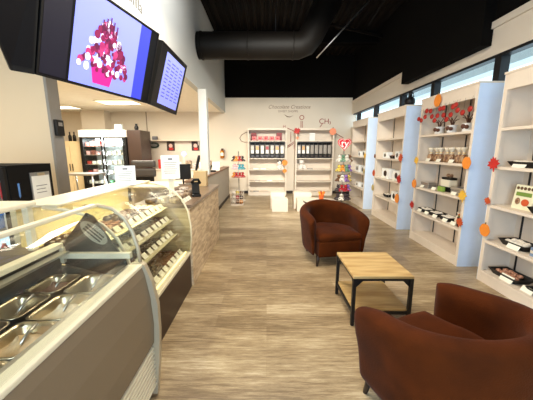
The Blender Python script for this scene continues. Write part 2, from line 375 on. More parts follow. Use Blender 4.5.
bookcase('white bookcase on the back wall, right one, with white polar bear', 1.25, 2.18, .42, SB, (1.57, 9.37, 0), 0, .05, False)
FX = 2.484                                        # face plane of the right-hand bookcases

# ------------------------------------------------------------------ paper leaves and pumpkins
def leaf_poly(r):
    k = [(0, 1), (.16, .62), (.42, .78), (.38, .42), (.86, .42), (.66, .16), (1, -.08), (.5, -.28), (.56, -.62), (.14, -.48), (.05, -1), (-.05, -1)]
    l = [(-x, y) for x, y in k[::-1] if x > .06]
    return [(x*r, y*r) for x, y in k+l]
def oval_poly(r, sx=1, lob=0):
    return [(r*sx*math.cos(a)*(1+lob*math.cos(6*a)), r*math.sin(a)*(1+lob*math.cos(6*a))) for a in [2*PI*i/28 for i in range(28)]]
def sticker(kind, m, r, y, z, label, back=None, roll=0):
    if back is None: M = T(FX-.018, y, z, 0, 0, -PI/2) @ FACE @ Matrix.Rotation(roll, 4, 'Z')
    else: M = T(back[0], back[1], z) @ FACE @ Matrix.Rotation(roll, 4, 'Z')
    if kind == 'leaf': o = MB().prism(leaf_poly(r), .004, M).build('paper_leaf', m)
    elif kind == 'pumpkin':
        o = MB().use(m).prism(oval_poly(r, 1, .025), .004, M).use(mat('stem_green', (110, 90, 40), .6)).prism([(-.12*r, .95*r), (.1*r, .95*r), (.16*r, 1.25*r), (-.04*r, 1.25*r)], .004, M).build('paper_pumpkin')
    return tag(o, label, 'paper decoration', 'autumn paper cutouts on the bookcases')
sticker('leaf', REDP, .085, 3.03, 1.35, 'large red paper maple leaf on the nearest right bookcase', roll=.2)
sticker('leaf', BURNT, .05, 3.04, .94, 'small burnt orange paper leaf below the large red one', roll=-.3)
sticker('pumpkin', ORANGE, .072, 3.02, .61, 'orange paper pumpkin lowest on the nearest right bookcase')
sticker('pumpkin', ORANGE, .085, 4.18, 2.20, 'orange paper pumpkin on the header above the red garland')
sticker('leaf', YELLOW, .075, 4.60, 1.33, 'yellow paper leaf on the far stile beside the gift bags', roll=.3)
sticker('pumpkin', ORANGE, .07, 4.60, .947, 'orange paper pumpkin on the far stile beside the grey tins')
sticker('leaf', REDP, .075, 4.61, .587, 'red paper leaf on the far stile beside the black bowls', roll=.2)
sticker('pumpkin', ORANGE, .075, 3.44, 1.343, 'large orange paper pumpkin on the near stile at gift bag height')
sticker('leaf', YELLOW, .085, 3.44, .933, 'bright yellow paper leaf on the near stile above the black jar', roll=.2)
sticker('leaf', BURNT, .07, 3.43, .591, 'burnt orange paper leaf on the near stile beside the black jar', roll=-.2)
sticker('pumpkin', mat('brown_paper', (128, 78, 48), .6), .045, 6.38, 1.364, 'small brown paper acorn on the third bookcase far stile')
sticker('pumpkin', BURNT, .07, 6.38, .98, 'burnt orange paper pumpkin on the third bookcase far stile')
sticker('pumpkin', mat('olive_paper', (186, 168, 110), .6), .07, 6.38, .64, 'pale olive paper gourd on the third bookcase far stile')
sticker('leaf', BURNT, .095, 5.15, 1.356, 'burnt orange paper leaf on the third bookcase near stile', roll=.2)
sticker('leaf', REDP, .10, 5.15, .96, 'red paper leaf on the third bookcase near stile', roll=-.2)
sticker('pumpkin', ORANGE, .085, 5.16, .60, 'orange paper pumpkin on the third bookcase near stile')
sticker('leaf', YELLOW, .085, 7.03, 1.36, 'yellow paper leaf on the farthest right bookcase near stile')
sticker('pumpkin', mat('olive_paper', (186, 168, 110), .6), .06, 7.03, .97, 'pale olive paper gourd on the farthest right bookcase')
sticker('pumpkin', BURNT, .06, 8.19, .62, 'orange paper pumpkin on the farthest right bookcase far stile')
bk = lambda x: (x, 9.142)
sticker('pumpkin', ORANGE, .09, 0, 1.09, 'orange paper pumpkin on the left back bookcase beside the dog', bk(.60))
sticker('leaf', ORANGE, .09, 0, .82, 'orange paper leaf under the pumpkin on left back bookcase', bk(.60))
sticker('leaf', REDP, .13, 0, 2.10, 'red paper leaf on the top left corner of right back bookcase', bk(.98), .6)
sticker('pumpkin', mat('peach_paper', (244, 150, 110), .6), .11, 0, 2.08, 'peach paper pumpkin on the top right corner of right back bookcase', bk(2.13))
sticker('leaf', mat('peach_paper', (244, 150, 110), .6), .06, 0, 1.88, 'small peach paper leaf on the left stile of right back bookcase', bk(1.0))
# red garland: each paper disc hangs on its own thread from the header
gl = [(4.414, 2.088), (4.309, 2.072), (4.082, 2.072), (4.006, 2.072), (3.801, 2.06), (3.75, 2.074), (3.704, 2.002), (3.606, 1.96), (3.478, 1.987), (4.623, 1.99), (4.543, 1.96), (4.445, 2.004), (4.263, 1.988), (4.188, 1.924), (4.126, 1.984), (3.988, 1.975), (3.834, 1.961), (3.913, 1.91)]
for i, (y, z) in enumerate(gl):
    o = MB().use(mat('garland_red', (176, 34, 22), .6, var=.3)).ball((0, 0, 0), .044, .3, 1, .8).use(BLACKM).tube([(.010, 0, .03), (.020, 0, 2.14-z)], .0012, 5).build('garland_leaf', loc=(2.452, y, z))
    tag(o, 'red paper leaf of the garland hanging from the second right bookcase header', 'garland leaf', 'red leaf garland')

# ------------------------------------------------------------------ shelf goods
def card(x, y, z, rz, label, s=1, grp='white cards on the right bookcases'):
    o = MB().box((-.05*s, -.002, 0), (.05*s, .002, .05*s), Matrix.Rotation(-.5, 4, 'X')).build('price_card', TAG, loc=(x, y, z)); o.rotation_euler = (0, 0, rz)
    return tag(o, label, 'card', grp)
def frost(i): return (120+i, 0)
def twig_bouquet(y, z, label):
    t = thing('twig_bouquet', label, 'gift basket', (2.68, y, z), 0, 'twig arrangements under the garland')
    MB().lathe([(.05, 0), (.065, .03), (.055, .09), (.07, .12)], n=12).build('wrapper', PAPER, t)
    mb = MB()
    for k in range(7):
        a = k*.9; mb.tube([(0, 0, .08), (.03*math.cos(a), .03*math.sin(a), .18), (.06*math.cos(a), .10*math.sin(a), .20+.02*(k % 3))], .006, 5)
    mb.build('twig', mat('twig_brown', (88, 50, 30), .7), t)
    MB().ball((-.05, .01, .08), .035).ball((-.045, -.04, .07), .028).build('treat', mat('milk_chocolate', (96, 54, 32), .4), t)
for y, l in ((4.42, 'twig bouquet in white wrapper under the garland, farthest'), (4.12, 'twig bouquet in white wrapper under the garland, middle'), (3.80, 'twig bouquet in white wrapper under the garland, nearest')): twig_bouquet(y, 1.73, l)
tag(MB().box((-.1, -.12, 0), (.1, .12, .02), bev=.004).build('box', PAPER, loc=(2.66, 3.62, 1.73)), 'flat white box at the near end of the garland shelf', 'box')
# gift bags
brown = mat('brown_bag', (196, 160, 120), .5, rgb2=(96, 50, 28), scale=(45, 45, 25)); cello = mat('cream_cellophane', (236, 226, 204), .25, var=.15, scale=(40, 40, 40))
t0 = None
for i in range(8):
    y = 4.47-.125*i; lab = '%s from the far end of the row of cream and brown treat bags' % ORD[i]
    if t0 is None:
        t0 = thing('gift_bag', lab, 'gift bag', (2.62, y, 1.325), 0, 'treat bags on the second bookcase')
        MB().lathe([(.042, 0), (.05, .03), (.048, .08), (.03, .115)], n=10).build('filling', brown, t0)
        MB().lathe([(.03, .116), (.012, .135), (.02, .15), (.045, .185), (.05, .21)], n=10).build('wrapper_top', cello, t0)
        MB().lathe([(.014, .126), (.02, .132), (.014, .138)], n=10).build('ribbon', YELLOW, t0)
    else: dup(t0, (2.62+.02*(i % 2), y, 1.325), i, lab)
for i, y in enumerate((4.42, 4.15, 3.86)): card(2.535, y, 1.325, -PI/2, 'white card before the treat bags, %s from far end' % ORD[i])
# shelf 3 of second bookcase
TIN = mat('grey_tin', (150, 146, 140), .35, .5)
def tin(y, w, h, label, m=TIN):
    t = thing('gift_tin', label, 'tin', (2.62, y, .90)); MB().box((-.07, -w, 0), (.07, w, h), bev=.006).build('body', m, t)
    MB().box((-.074, -w-.004, h*.72), (.074, w+.004, h+.004), bev=.005).build('lid', TIN if m is not TIN else STEEL, t)
tin(4.44, .10, .085, 'small grey tin at the far end of the third shelf'); tin(3.66, .14, .10, 'wide grey tin at the near end of the third shelf')
card(2.53, 4.50, .90, -PI/2, 'white card before the small far grey tin')
card(2.53, 3.72, .90, -PI/2, 'white card before the wide near grey tin')
card(2.53, 4.18, .90, -PI/2, 'white card before the green-labelled chocolate tower')
t = thing('gift_basket', 'tiered black and cream chocolate tower behind a green pouch', 'gift basket', (2.68, 4.05, .90))
MB().box((-.07, -.13, 0), (.07, .13, .07), bev=.008).build('base_box', BLACK, t); MB().box((-.06, -.10, .071), (.06, .10, .17), bev=.006).build('middle_box', CREAM, t)
MB().box((-.05, -.10, .171), (.05, .1, .205), bev=.006).build('top_box', BLACK, t); MB().ball((0, -.04, .23), .026).ball((0, .03, .23), .028).build('treat', brown, t)
tag(MB().box((-.02, -.07, 0), (.02, .07, .075), bev=.015).build('pouch', mat('green_pouch', (128, 160, 62), .5), loc=(2.565, 4.03, .90)), 'small lime green pouch in front of the black tower', 'pouch')
# black bowls
def bowl(x, y, z, rz, label, fill, wd=.15, dp=.10):
    t = thing('treat_tray', label, 'tray', (x, y, z), rz, 'black treat trays on the right bookcases')
    n = 4; lo = [(-wd*.75, -dp*.7), (wd*.75, -dp*.7), (wd*.75, dp*.7), (-wd*.75, dp*.7)]; hi = [(-wd, -dp), (wd, -dp), (wd, dp), (-wd, dp)]
    li = [(a*.94, b*.94) for a, b in hi]; bi = [(a*.92, b*.92) for a, b in lo]
    rows = [[(a, b, 0) for a, b in lo], [(a, b, .06) for a, b in hi], [(a, b, .06) for a, b in li], [(a, b, .012) for a, b in bi]]
    mb = MB().grid(rows, True, False); mb.f.append([0, 1, 2, 3]); mb.m.append(0); mb.sm.append(False); mb.f.append([12, 13, 14, 15]); mb.m.append(0); mb.sm.append(False)
    mb.build('tray', BLACK, t)
    mb = MB(); rr = random.Random(int(y*100)+int(z*100))
    for k in range(9): mb.ball((-wd*.6+wd*1.2*(k % 5)/4, -dp*.4+dp*.8*(k//5)+rr.uniform(-.01, .01), .045), .026+rr.uniform(0, .008), 1.1, 1, .8, 8)
    mb.build('treats', fill, t)
whitep = mat('white_treats', (232, 224, 210), .5, var=.2, scale=(50, 50, 50)); brownp = mat('brown_treats', (120, 74, 52), .5, rgb2=(206, 150, 120), scale=(60, 60, 60)); redt = mat('red_treats', (190, 70, 56), .5, rgb2=(238, 210, 190), scale=(50, 50, 50))
for i, y in enumerate((4.45, 4.18, 3.90)):
    bowl(2.64, y, .495, -PI/2, 'black bowl of treats on the low shelf, %s from the far end' % ORD[i], whitep, .12, .09)
for i, y in enumerate((4.50, 4.30, 4.08, 3.84, 3.66)): card(2.53, y, .495, -PI/2, 'white card on the low bowl shelf, %s from far end' % ORD[i])
t = thing('candy_jar', 'black jar of green and red sweets at the near low shelf end', 'jar', (2.60, 3.56, .495))
MB().lathe([(.06, 0), (.07, .02), (.07, .12), (.062, .13)], n=16).build('jar', BLACK, t)
MB().ball((0, 0, .15), .035).ball((.03, .03, .145), .03).ball((-.03, .02, .15), .028).ball((0, -.035, .145), .03).build('sweets', mat('mixed_sweets', (180, 84, 60), .4, rgb2=(120, 150, 70), scale=(40, 40, 40)), t)
t = thing('candy_jar', 'clear bag of pale sweets beside the black jar', 'bag', (2.66, 3.71, .495))
MB().lathe([(.05, 0), (.06, .05), (.045, .11), (.02, .13), (.045, .16)], n=12).build('bag', cello, t)
# white window boxes on third and fourth bookcases
def window_box(y, z, w, h, label):
    t = thing('gift_box', label, 'box', (2.62, y, z), -PI/2, 'white window boxes on the far bookcases')
    MB().box((-w, -.06, 0), (w, .06, h), bev=.004).build('carton', PAPER, t)
    MB().prism(oval_poly(h*.30, 1.35*w/h if w < h*1.2 else 1.5), .003, T(0, -.061, h*.5) @ FACE).build('window', mat('dark_window', (40, 28, 24), .2), t)
for (y, z, w, h, l) in [(6.06, 1.325, .11, .13, 'small cream box on the upper shelf, far side of third bookcase'), (5.50, 1.325, .09, .15, 'white box with dark oval window on the upper shelf, near side'),
                        (5.98, .90, .19, .21, 'large white box with dark oval window, far one of a pair'), (5.47, .90, .15, .20, 'large white box with dark oval window, near one of a pair'),
                        (5.50, .495, .12, .18, 'white box with dark window on low shelf of third bookcase'),
                        (7.86, .90, .16, .19, 'white box with dark window, farthest bookcase, far of pair'), (7.42, .90, .13, .18, 'white box with dark window, farthest bookcase, near of pair'),
                        (7.75, 1.325, .10, .14, 'white box on upper shelf of the farthest bookcase, far one'), (7.40, 1.325, .10, .16, 'white box on upper shelf of the farthest bookcase, near one'),
                        (7.80, .495, .13, .12, 'low white box on low shelf of the farthest bookcase, far one'), (7.35, .495, .10, .13, 'low white box on low shelf of the farthest bookcase, near one')]:
    window_box(y, z, w, h, l)
bowl(2.64, 5.95, .495, -PI/2, 'small tray of pale treats on low shelf of third bookcase', whitep, .10, .07)
bowl(2.64, 5.78, 1.325, -PI/2, 'small black tray between boxes on third bookcase upper shelf', brownp, .09, .07)
for y, l in ((6.0, 'far'), (5.52, 'near')): card(2.53, y, .90, -PI/2, 'white card before the %s large window box' % l)
# nearest bookcase
bowl(2.62, 2.78, 1.325, -PI/2, 'black tray with white card on the upper shelf of nearest bookcase', whitep, .16, .09)
card(2.525, 2.80, 1.325+.0, -PI/2, 'white card leaning on the upper black tray', 1.5)
tag(MB().box((-.07, -.09, 0), (.07, .09, .05), bev=.004).build('box', PAPER, loc=(2.6, 2.45, 1.325)), 'white box at the edge of the upper shelf, nearest bookcase', 'box')
tag(MB().ball((0, 0, .035), .035, 1, 1.3, 1).build('ornament', REDP, loc=(2.6, 2.52, 1.73)), 'small red ornament on the top shelf of nearest bookcase', 'ornament')
sg = thing('recipe_sign', 'upright cream and green printed sign on nearest bookcase', 'sign', (2.60, 2.78, .90), -PI/2)
MB().box((-.11, 0, 0), (.11, .012, .25), Matrix.Rotation(-.12, 4, 'X'), bev=.002).build('board', mat('cream_board', (232, 228, 196), .5), sg)
MB().box((-.085, -.004, .135), (.085, -.001, .175), Matrix.Rotation(-.12, 4, 'X')).build('green_band', mat('green_band', (110, 140, 50), .5), sg)
mb = MB()
for k in range(5): mb.prism(oval_poly(.016), .002, Matrix.Rotation(-.12, 4, 'X') @ T(-.08+.04*k, -.002, .215) @ FACE)
mb.build('printed_dots', mat('print_brown', (90, 60, 30), .6), sg)
MB().prism(oval_poly(.035, 1.2), .002, Matrix.Rotation(-.12, 4, 'X') @ T(.035, -.002, .075) @ FACE).build('printed_fruit', BURNT, sg)
MB().prism(oval_poly(.035, .8), .002, Matrix.Rotation(-.12, 4, 'X') @ T(-.05, -.002, .08) @ FACE).build('printed_cup', brown, sg)
bowl(2.62, 2.50, .90, -PI/2, 'black tray on the middle shelf beside the printed sign', whitep, .14, .09)
card(2.525, 2.42, .90, -PI/2, 'white card before the tray beside the printed sign', 1.4)
bowl(2.64, 2.76, .495, -PI/2, 'black tray of pale treats on low shelf of nearest bookcase', whitep, .16, .10)
card(2.525, 2.72, .495, -PI/2, 'white card before the low tray of pale treats', 1.4)
for k in range(3):
    t = MB().box((-.08, -.13, 0), (.08, .13, .028), bev=.003).build('flat_box', mat('blue_box%d' % (k % 2), ((120, 140, 168), (206, 196, 180))[k % 2], .4), loc=(2.62, 2.41, .4955+.0292*k))
    tag(t, '%s flat box of the stack beside the low tray, counted from below' % ORD[k], 'box', 'stack of flat boxes')
bowl(2.64, 2.80, .13, -PI/2, 'black tray of brown treats on the bottom shelf, far one', brownp, .18, .11)
bowl(2.64, 2.34, .13, -PI/2, 'black tray of red treats on the bottom shelf, near one', redt, .18, .11)
card(2.525, 2.74, .13, -PI/2, 'white card before the far bottom tray', 1.5); card(2.525, 2.5, .13, -PI/2, 'white card before the near bottom tray', 1.2)
# black pitcher on top of third bookcase
t = thing('black_vase', 'black vase on top of the third right bookcase', 'vase', (2.58, 5.22, 2.291))
MB().lathe([(.07, 0), (.09, .05), (.08, .11), (.035, .15), (.03, .20), (.045, .23)], n=18).build('body', BLACK, t)
MB().tube([(0, -.07, .10), (0, -.12, .14), (0, -.10, .19), (0, -.04, .20)], .01, 8).build('handle', BLACK, t)

# ------------------------------------------------------------------ back bookcases' goods
pk = mat('pink_box', (226, 130, 128), .4, rgb2=(200, 80, 84), scale=(30, 30, 30))
b0 = None
for i in range(5):
    lab = '%s pink treat bag from the left on the top back shelf' % ORD[i]
    if b0 is None:
        b0 = thing('treat_bag', lab, 'bag', (-.40, 9.28, 1.80), 0, 'pink bags on the left back bookcase')
        MB().box((-.075, -.04, 0), (.075, .04, .14), bev=.015).build('bag', pk, b0); MB().prism(oval_poly(.03), .002, T(0, -.041, .07) @ FACE).build('sticker', (REDP), b0)
    else: dup(b0, (-.40+.19*i, 9.28, 1.80), 0, lab)
for x, l in ((-.42, 'left'), (.42, 'right')):
    tag(MB().box((-.09, -.05, 0), (.09, .05, .26), bev=.01).build('box', mat('maroon_box', (140, 40, 44), .5), loc=(x, 9.42, 1.80)), 'tall maroon box at the %s end behind the pink bags' % l, 'box', 'maroon boxes')
frost_m = mat('frosted_bin', (176, 168, 158), .25, var=.2)
def dispenser_row(x0, n, labels_n, which):
    first = None; step = 1.14/n
    for i in range(n):
        x = x0+step*(i+.5); lab = '%s bulk sweet dispenser from the left in the %s back bookcase' % (ORD[i], which)
        t = thing('bulk_dispenser', lab, 'dispenser', (x, 9.32, 1.238), 0, 'bulk dispensers, %s back bookcase' % which)
        h = step*.5-.006
        MB().box((-h, -.08, 0), (h, .12, .12)).box((-h, .08, .121), (h, .12, .50)).build('housing', BLACK, t)
        MB().box((-h*.8, -.09, .135), (h*.8, .07, .42), bev=.012).build('bin', frost_m, t)
        MB().prism([(-h*.7, 0), (h*.7, 0), (h*.5, -.07), (-h*.5, -.07)], .03, T(0, -.081, .10) @ FACE).build('scoop_chute', mat('smoke_plastic', (70, 60, 56), .3), t)
        if i < labels_n:
            MB().box((-h*.62, -.094, .15), (h*.62, -.091, .26)).build('name_card', PAPER, t)
            MB().box((-h*.62, -.094, .27), (h*.62, -.091, .38)).build('candy', mat('candy_%d' % (i % 4), ((220, 210, 196), (232, 176, 110), (240, 236, 220), (176, 60, 62))[i % 4 if which == 'left' else 3], .4), t)
dispenser_row(-.545, 7, 7, 'left'); dispenser_row(1.0, 8, 3, 'right')
tag(MB().box((-.09, 0, 0), (.09, .01, .25), bev=.002).build('notice_card', PAPER, loc=(1.50, 9.30, 1.80)), 'white notice card on the top shelf of right back bookcase', 'sign')
# plush toys
def plush(name, label, loc, rz, body, dark, s=1, grp=None, lean=0):
    t = thing(name, label, 'plush toy', loc, rz, grp); t.scale = (s,)*3
    MB().ball((0, 0, .09), .09, 1, .85, 1.0).build('body', body, t)
    h = MB().ball((0, -.03, .23), .075, 1.05, .95, .95); h.ball((0, -.10, .215), .032); h.build('head', body, t)
    for sx in (-1, 1):
        MB().ball((sx*.06, -.015, .295), .026, 1, .6, 1).build('ear', dark, t)
        MB().tube([(sx*.06, -.02, .13), (sx*.11, -.07, .08), (sx*.10, -.10, .05)], [.03, .028, .026], 8).build('arm', body, t)
        MB().tube([(sx*.05, -.03, .035), (sx*.08, -.11, .032), (sx*.085, -.15, .038)], [.034, .032, .034], 8).build('leg', body, t)
        MB().ball((sx*.028, -.098, .245), .009).build('eye', BLACK, t)
    MB().ball((0, -.13, .222), .011).build('nose', BLACK, t)
    return t
PW = mat('white_plush', (240, 234, 226), .95, var=.08, bump=.2, scale=(60, 60, 60)); PB = mat('black_plush', (34, 30, 32), .95)
plush('plush_dog', 'white plush dog with black ears on the left back bookcase', (.42, 9.27, .87), .5, PW, PB, .9)
plush('plush_bear', 'large white plush polar bear on the right back bookcase', (1.16, 9.29, .87), .2, PW, PW, 1.0)
for (x, z, c, l) in [(-.35, .87, PAPER, 'small flat white packet on the middle shelf, left back bookcase'), (-.1, .87, PAPER, 'thin pale packet mid shelf, left back bookcase'), (-.3, .477, frost_m, 'flat grey packet on the lower shelf, left back bookcase'), (.1, .477, PAPER, 'flat white packet on lower shelf, left back bookcase'),
                     (-.35, .11, frost_m, 'flat grey box on the bottom shelf, left back bookcase'), (.40, .11, mat('slate', (110, 108, 112), .5), 'flat dark packet at bottom right, left back bookcase'), (1.45, .87, frost_m, 'flat packet right of the polar bear')]:
    tag(MB().box((-.09, -.05, 0), (.09, .05, .03), bev=.004).build('packet', c, loc=(x, 9.27, z)), l, 'packet')

# plush carousels
def carousel(loc, label, tiers, rad, sgn):
    t = thing('display_stand', label, 'display stand', loc)
    MB().lathe([(rad*.95, 0), (rad*.95, .04), (rad*.3, .07), (.02, .08)], n=20).build('base', BLACKM if sgn else WHITE, t)
    MB().tube([(0, 0, .07), (0, 0, tiers[-1]+.28)], .014, 8).build('pole', STEEL, t)
    for z in tiers:
        mb = MB().lathe([(.02, z-.006), (rad, z-.006), (rad, z), (.02, z)], n=22, smooth=False)
        mb.tube([(rad*math.cos(a), rad*math.sin(a), z+.035) for a in [2*PI*k/20 for k in range(21)]], .003, 5)
        mb.build('tier', STEEL if sgn else WHITE, t)
    return t
TYC = (2.05, 7.45, 0)
tiers = (.18, .42, .68, .94, 1.20)
ty = carousel(TYC, 'round tiered plush toy stand topped with a red heart sign', tiers, .22, True)
hp = [(.19*16*math.sin(a)**3/17, .18*(13*math.cos(a)-5*math.cos(2*a)-2*math.cos(3*a)-math.cos(4*a))/16) for a in [2*PI*k/40 for k in range(40)]]
hs = MB().use(TYRED).prism(hp, .012, T(0, -.02, 1.66) @ FACE).use(PAPER).prism([(x*.86, y*.86) for x, y in hp], .002, T(0, -.0325, 1.66) @ FACE).use(TYRED).prism([(x*.80, y*.80) for x, y in hp], .002, T(0, -.035, 1.66) @ FACE).build('heart_sign', None, ty)
text('letters', 'ty', .27, T(0, -.040, 1.665) @ FACE, PAPER, ty, .1, .002)
pal = [((236, 228, 214), (60, 50, 50)), ((70, 60, 64), (40, 36, 38)), ((226, 150, 60), (120, 60, 30)), ((150, 110, 180), (100, 70, 140)), ((180, 40, 50), (90, 20, 26)), ((110, 150, 120), (60, 90, 70)), ((120, 84, 58), (70, 46, 34)), ((220, 196, 90), (120, 90, 40))]
PM = [(mat('plush_%d' % i, a, .95, var=.25, scale=(30, 30, 30)), mat('plush_d%d' % i, b, .95)) for i, (a, b) in enumerate(pal)]
names = ['cream', 'charcoal', 'orange', 'purple', 'red', 'green', 'brown', 'yellow']
tn = ['bottom', 'second lowest', 'middle', 'second highest', 'top']
order = [[1, 0, 1, 1], [1, 4, 4, 3], [6, 0, 3, 7], [7, 2, 5, 3], [0, 5, 0, 6]]
for ti, z in enumerate(tiers):
    for k in range(4):
        a = -PI/2+(-.95+.63*k); c = order[ti][k]
        plush('plush_animal', '%s plush animal, %s from left on the %s tier of the heart stand' % (names[c], ORD[k], tn[ti]), (TYC[0]+.145*math.cos(a), TYC[1]+.145*math.sin(a), z), a+PI/2, PM[c][0], PM[c][1], .58, 'plush toys on the heart stand')
LX, LY = -.81, 8.1
c2 = carousel((LX, LY, 0), 'white tiered toy stand beside the left back bookcase', (.72, .95, 1.18), .20, False)
cols = [[1, 2, 4, 2], [4, 0, 5, 3], [4, 2, 7, 4]]
pink = (mat('pink_plush', (240, 178, 184), .95), mat('teal_plush', (70, 160, 176), .95))
for ti, z in enumerate((.72, .95, 1.18)):
    for k in range(4):
        a = -PI/2+(-.95+.63*k)
        bm_ = {0: [PM[2][0], PM[4][0], PM[4][0], PM[4][0]], 1: [pink[0], pink[0], pink[1], pink[1]], 2: [PM[1][0], PM[2][0], PM[4][0], PM[1][0]]}[ti][k]
        nm = {0: ['orange', 'red', 'red', 'red'], 1: ['pink', 'pink', 'teal', 'teal'], 2: ['charcoal', 'orange', 'red', 'charcoal']}[ti][k]
        plush('plush_animal', '%s plush animal, %s from left on the %s tier of the white stand' % (nm, ORD[k], ('lowest', 'middle', 'top')[ti]), (LX+.14*math.cos(a), LY+.14*math.sin(a), z), a+PI/2, bm_, PB, .5, 'plush toys on the white stand')
# basket under the stand
t = thing('wire_basket', 'white square wire basket of toys on the floor by the toy stand', 'basket', (LX, 7.62, 0))
mb = MB()
for z in (.02, .12, .22, .32, .42): 
    mb.tube([(-.17, -.15, z), (.17, -.15, z), (.17, .15, z), (-.17, .15, z), (-.17, -.15, z)], .006, 5)
for k in range(8): 
    x = -.17+.34*k/7; mb.tube([(x, -.15, .02), (x, -.15, .42)], .004, 5); mb.tube([(x, .15, .02), (x, .15, .42)], .004, 5)
mb.box((-.17, -.15, 0), (.17, .15, .012)); mb.build('wire_frame', WHITE, t)
for k in range(9):
    c = (0, 6, 2, 0, 4, 1, 0, 7, 6)[k]; x = -.10+.10*(k % 3); z = .075+.125*(k//3)
    tag(MB().ball((0, 0, 0), .058, 1, 1.3, 1.0).ball((0, -.08, .02), .03).build('plush_ball', PM[c][0], loc=(LX+x, 7.62+.01*(k % 2), z)), '%s soft toy in the wire basket, %s row, %s from left' % (names[c], ('bottom', 'middle', 'top')[k//3], ORD[k % 3]), 'plush toy', 'soft toys in the wire basket')

# white plinths
for i, (x, y, wd, h, l) in enumerate([(.33, 6.83, .39, .31, 'low white cube plinth in front, left pair'), (.29, 7.2, .37, .43, 'taller white cube plinth behind, left pair'), (.98, 6.83, .45, .31, 'low white cube plinth in front, right pair behind round table'), (.93, 7.2, .45, .43, 'taller white cube plinth behind, right pair')]):
    tag(MB().box((-wd/2, -.17, 0), (wd/2, .17, h), bev=.004).build('display_plinth', WHITE, loc=(x, y, 0)), l, 'plinth', 'white plinths before the back bookcases')
# round side table
t = thing('side_table', 'small round white-topped side table behind the far armchair', 'table', (.97, 4.98, 0))
MB().use(mat('ivory_top', (238, 224, 204), .4)).lathe([(.0, .585), (.29, .585), (.30, .592), (.29, .60), (0, .60)], n=32).build('top', None, t)
MB().lathe([(.285, .560), (.298, .565), (.298, .584), (.285, .5845)], n=32).build('rim', BLACKM, t)
MB().tube([(0, 0, .02), (0, 0, .56)], .025, 12).build('column', BLACKM, t); MB().lathe([(.2, 0), (.2, .012), (.05, .03)], n=24).build('foot', BLACKM, t)
t = thing('flower_pot', 'orange pot with orange and yellow paper flowers on round table', 'flower pot', (1.0, 4.98, .60))
MB().lathe([(.038, 0), (.05, .09), (.052, .095)], n=16).build('pot', mat('orange_pot', (238, 110, 40), .5), t)
mb = MB(); mb.use(ORANGE)
for k in range(7):
    a = k*.9; M = T(.022*math.cos(a), .022*math.sin(a), .09, 0, .5*math.cos(a), 0) @ FACE
    mb.use((ORANGE, YELLOW, BURNT)[k % 3]).prism([(-.008, 0), (.008, 0), (.02, .05), (.004, .085), (-.016, .05)], .003, M)
mb.build('petals', None, t)

# ------------------------------------------------------------------ armchairs
def armchair(label, loc, rz):
    t = thing('armchair', label, 'armchair', loc, rz, 'brown slipcovered tub chairs')
    rows = []; N = 26; A = math.radians(131)
    for i in range(N+1):
        s = -1+2*i/N; a = s*A                 # 0 = back (+y)
        e = abs(s)
        H = .745-.105*(3*e*e-2*e**3)
        H -= .03*max(0, (e-.86)/.14)**2
        rr = .355+.015*math.cos(2*a)
        cx, cy = rr*math.sin(a), rr*math.cos(a); nx, ny = math.sin(a), math.cos(a)
        if e > .72:                            # arms run straighter and forward
            q = (e-.72)/.28; cx += .055*q*q*(1 if s > 0 else -1); cy -= .02*q
        fl = .02*e*e
        prof = [(.015, .13), (.028, .20), (.040, .34), (.052+fl, H-.18), (.064+fl, H-.09), (.066+fl, H-.04), (.046+fl, H-.008), (.004, H+.008), (-.032, H-.008), (-.054, H-.045), (-.058, H-.09), (-.046, H-.18), (-.044, .38), (-.044, .13)]
        rows.append([(cx+nx*d, cy+ny*d, z) for d, z in prof])
    mb = MB().grid(rows, True)
    n = len(rows[0])
    for r_, f in ((0, 1), (N, -1)):
        # bulged end cap
        base = [Vector(p) for p in rows[r_]]; prev = [Vector(p) for p in rows[r_+f]]
        fw = (base[7]-prev[7]); fw.z = 0; fw.normalize()
        cen = sum(base, Vector())/n
        k0 = len(mb.v); ring = []
        for p in base:
            q = p+(cen-p)*.0; ax = Vector(((base[1]-base[13]).x, (base[1]-base[13]).y, 0)).normalized()
            dlt = (p-cen).dot(ax); q = p-ax*dlt*.35+fw*.022; q.z = .13+(p.z-.13)*.985; ring.append(q)
        mb.v += [tuple(q) for q in ring]
        for k in range(n): mb.f.append([r_*n+k, r_*n+(k+1) % n, k0+(k+1) % n, k0+k]); mb.m.append(0); mb.sm.append(True)
        # cap strips across profile (outer side k / inner side n-1-k)
        for k in range(n//2-1): mb.f.append([k0+k, k0+k+1, k0+n-2-k, k0+n-1-k]); mb.m.append(0); mb.sm.append(True)
    mb.build('tub_shell', FABRIC, t, sub=1)
    def outline(scale, zb):
        pts = []
        for k in range(40):
            a = 2*PI*k/40; x, y = math.sin(a), math.cos(a); r_ = .318
            if y < -.55:
                yy = -.318-.012*math.cos(x*2.2); f2 = yy/y; x2 = x*f2; y2 = yy
                lim = .275
                if abs(x2) > lim: x2 = math.copysign(lim, x2)
                r0 = Vector((x2, y2))
            else: r0 = Vector((x*r_, y*r_))
            pts.append(r0)
        return [(p.x*scale, p.y*scale, zb) for p in pts]
    MB().grid([outline(.96, .13), outline(.99, .16), outline(1.0, .31), outline(.985, .331), outline(.6, .332), outline(.05, .332)], True).build('front_apron', FABRIC, t)
    rows = [outline(.97, .333), outline(1.0, .35), outline(1.012, .378), outline(.985, .405), outline(.90, .420), outline(.7, .428), outline(.4, .43), outline(.02, .43)]
    rows = [[(x, y, z+.004*math.sin(17*x+9*y)) for x, y, z in r] for r in rows]
    MB().grid(rows, True).build('seat_cushion', FABRIC, t, sub=1)
    for x, y in ((-.26, -.26), (.26, -.26), (-.22, .24), (.22, .24)):
        MB().tube([(x*1.06, y*1.06, 0), (x*1.02, y*1.02, .07), (x, y, .14)], [.014, .02, .026], 8).build('leg', LEG, t)
    return t
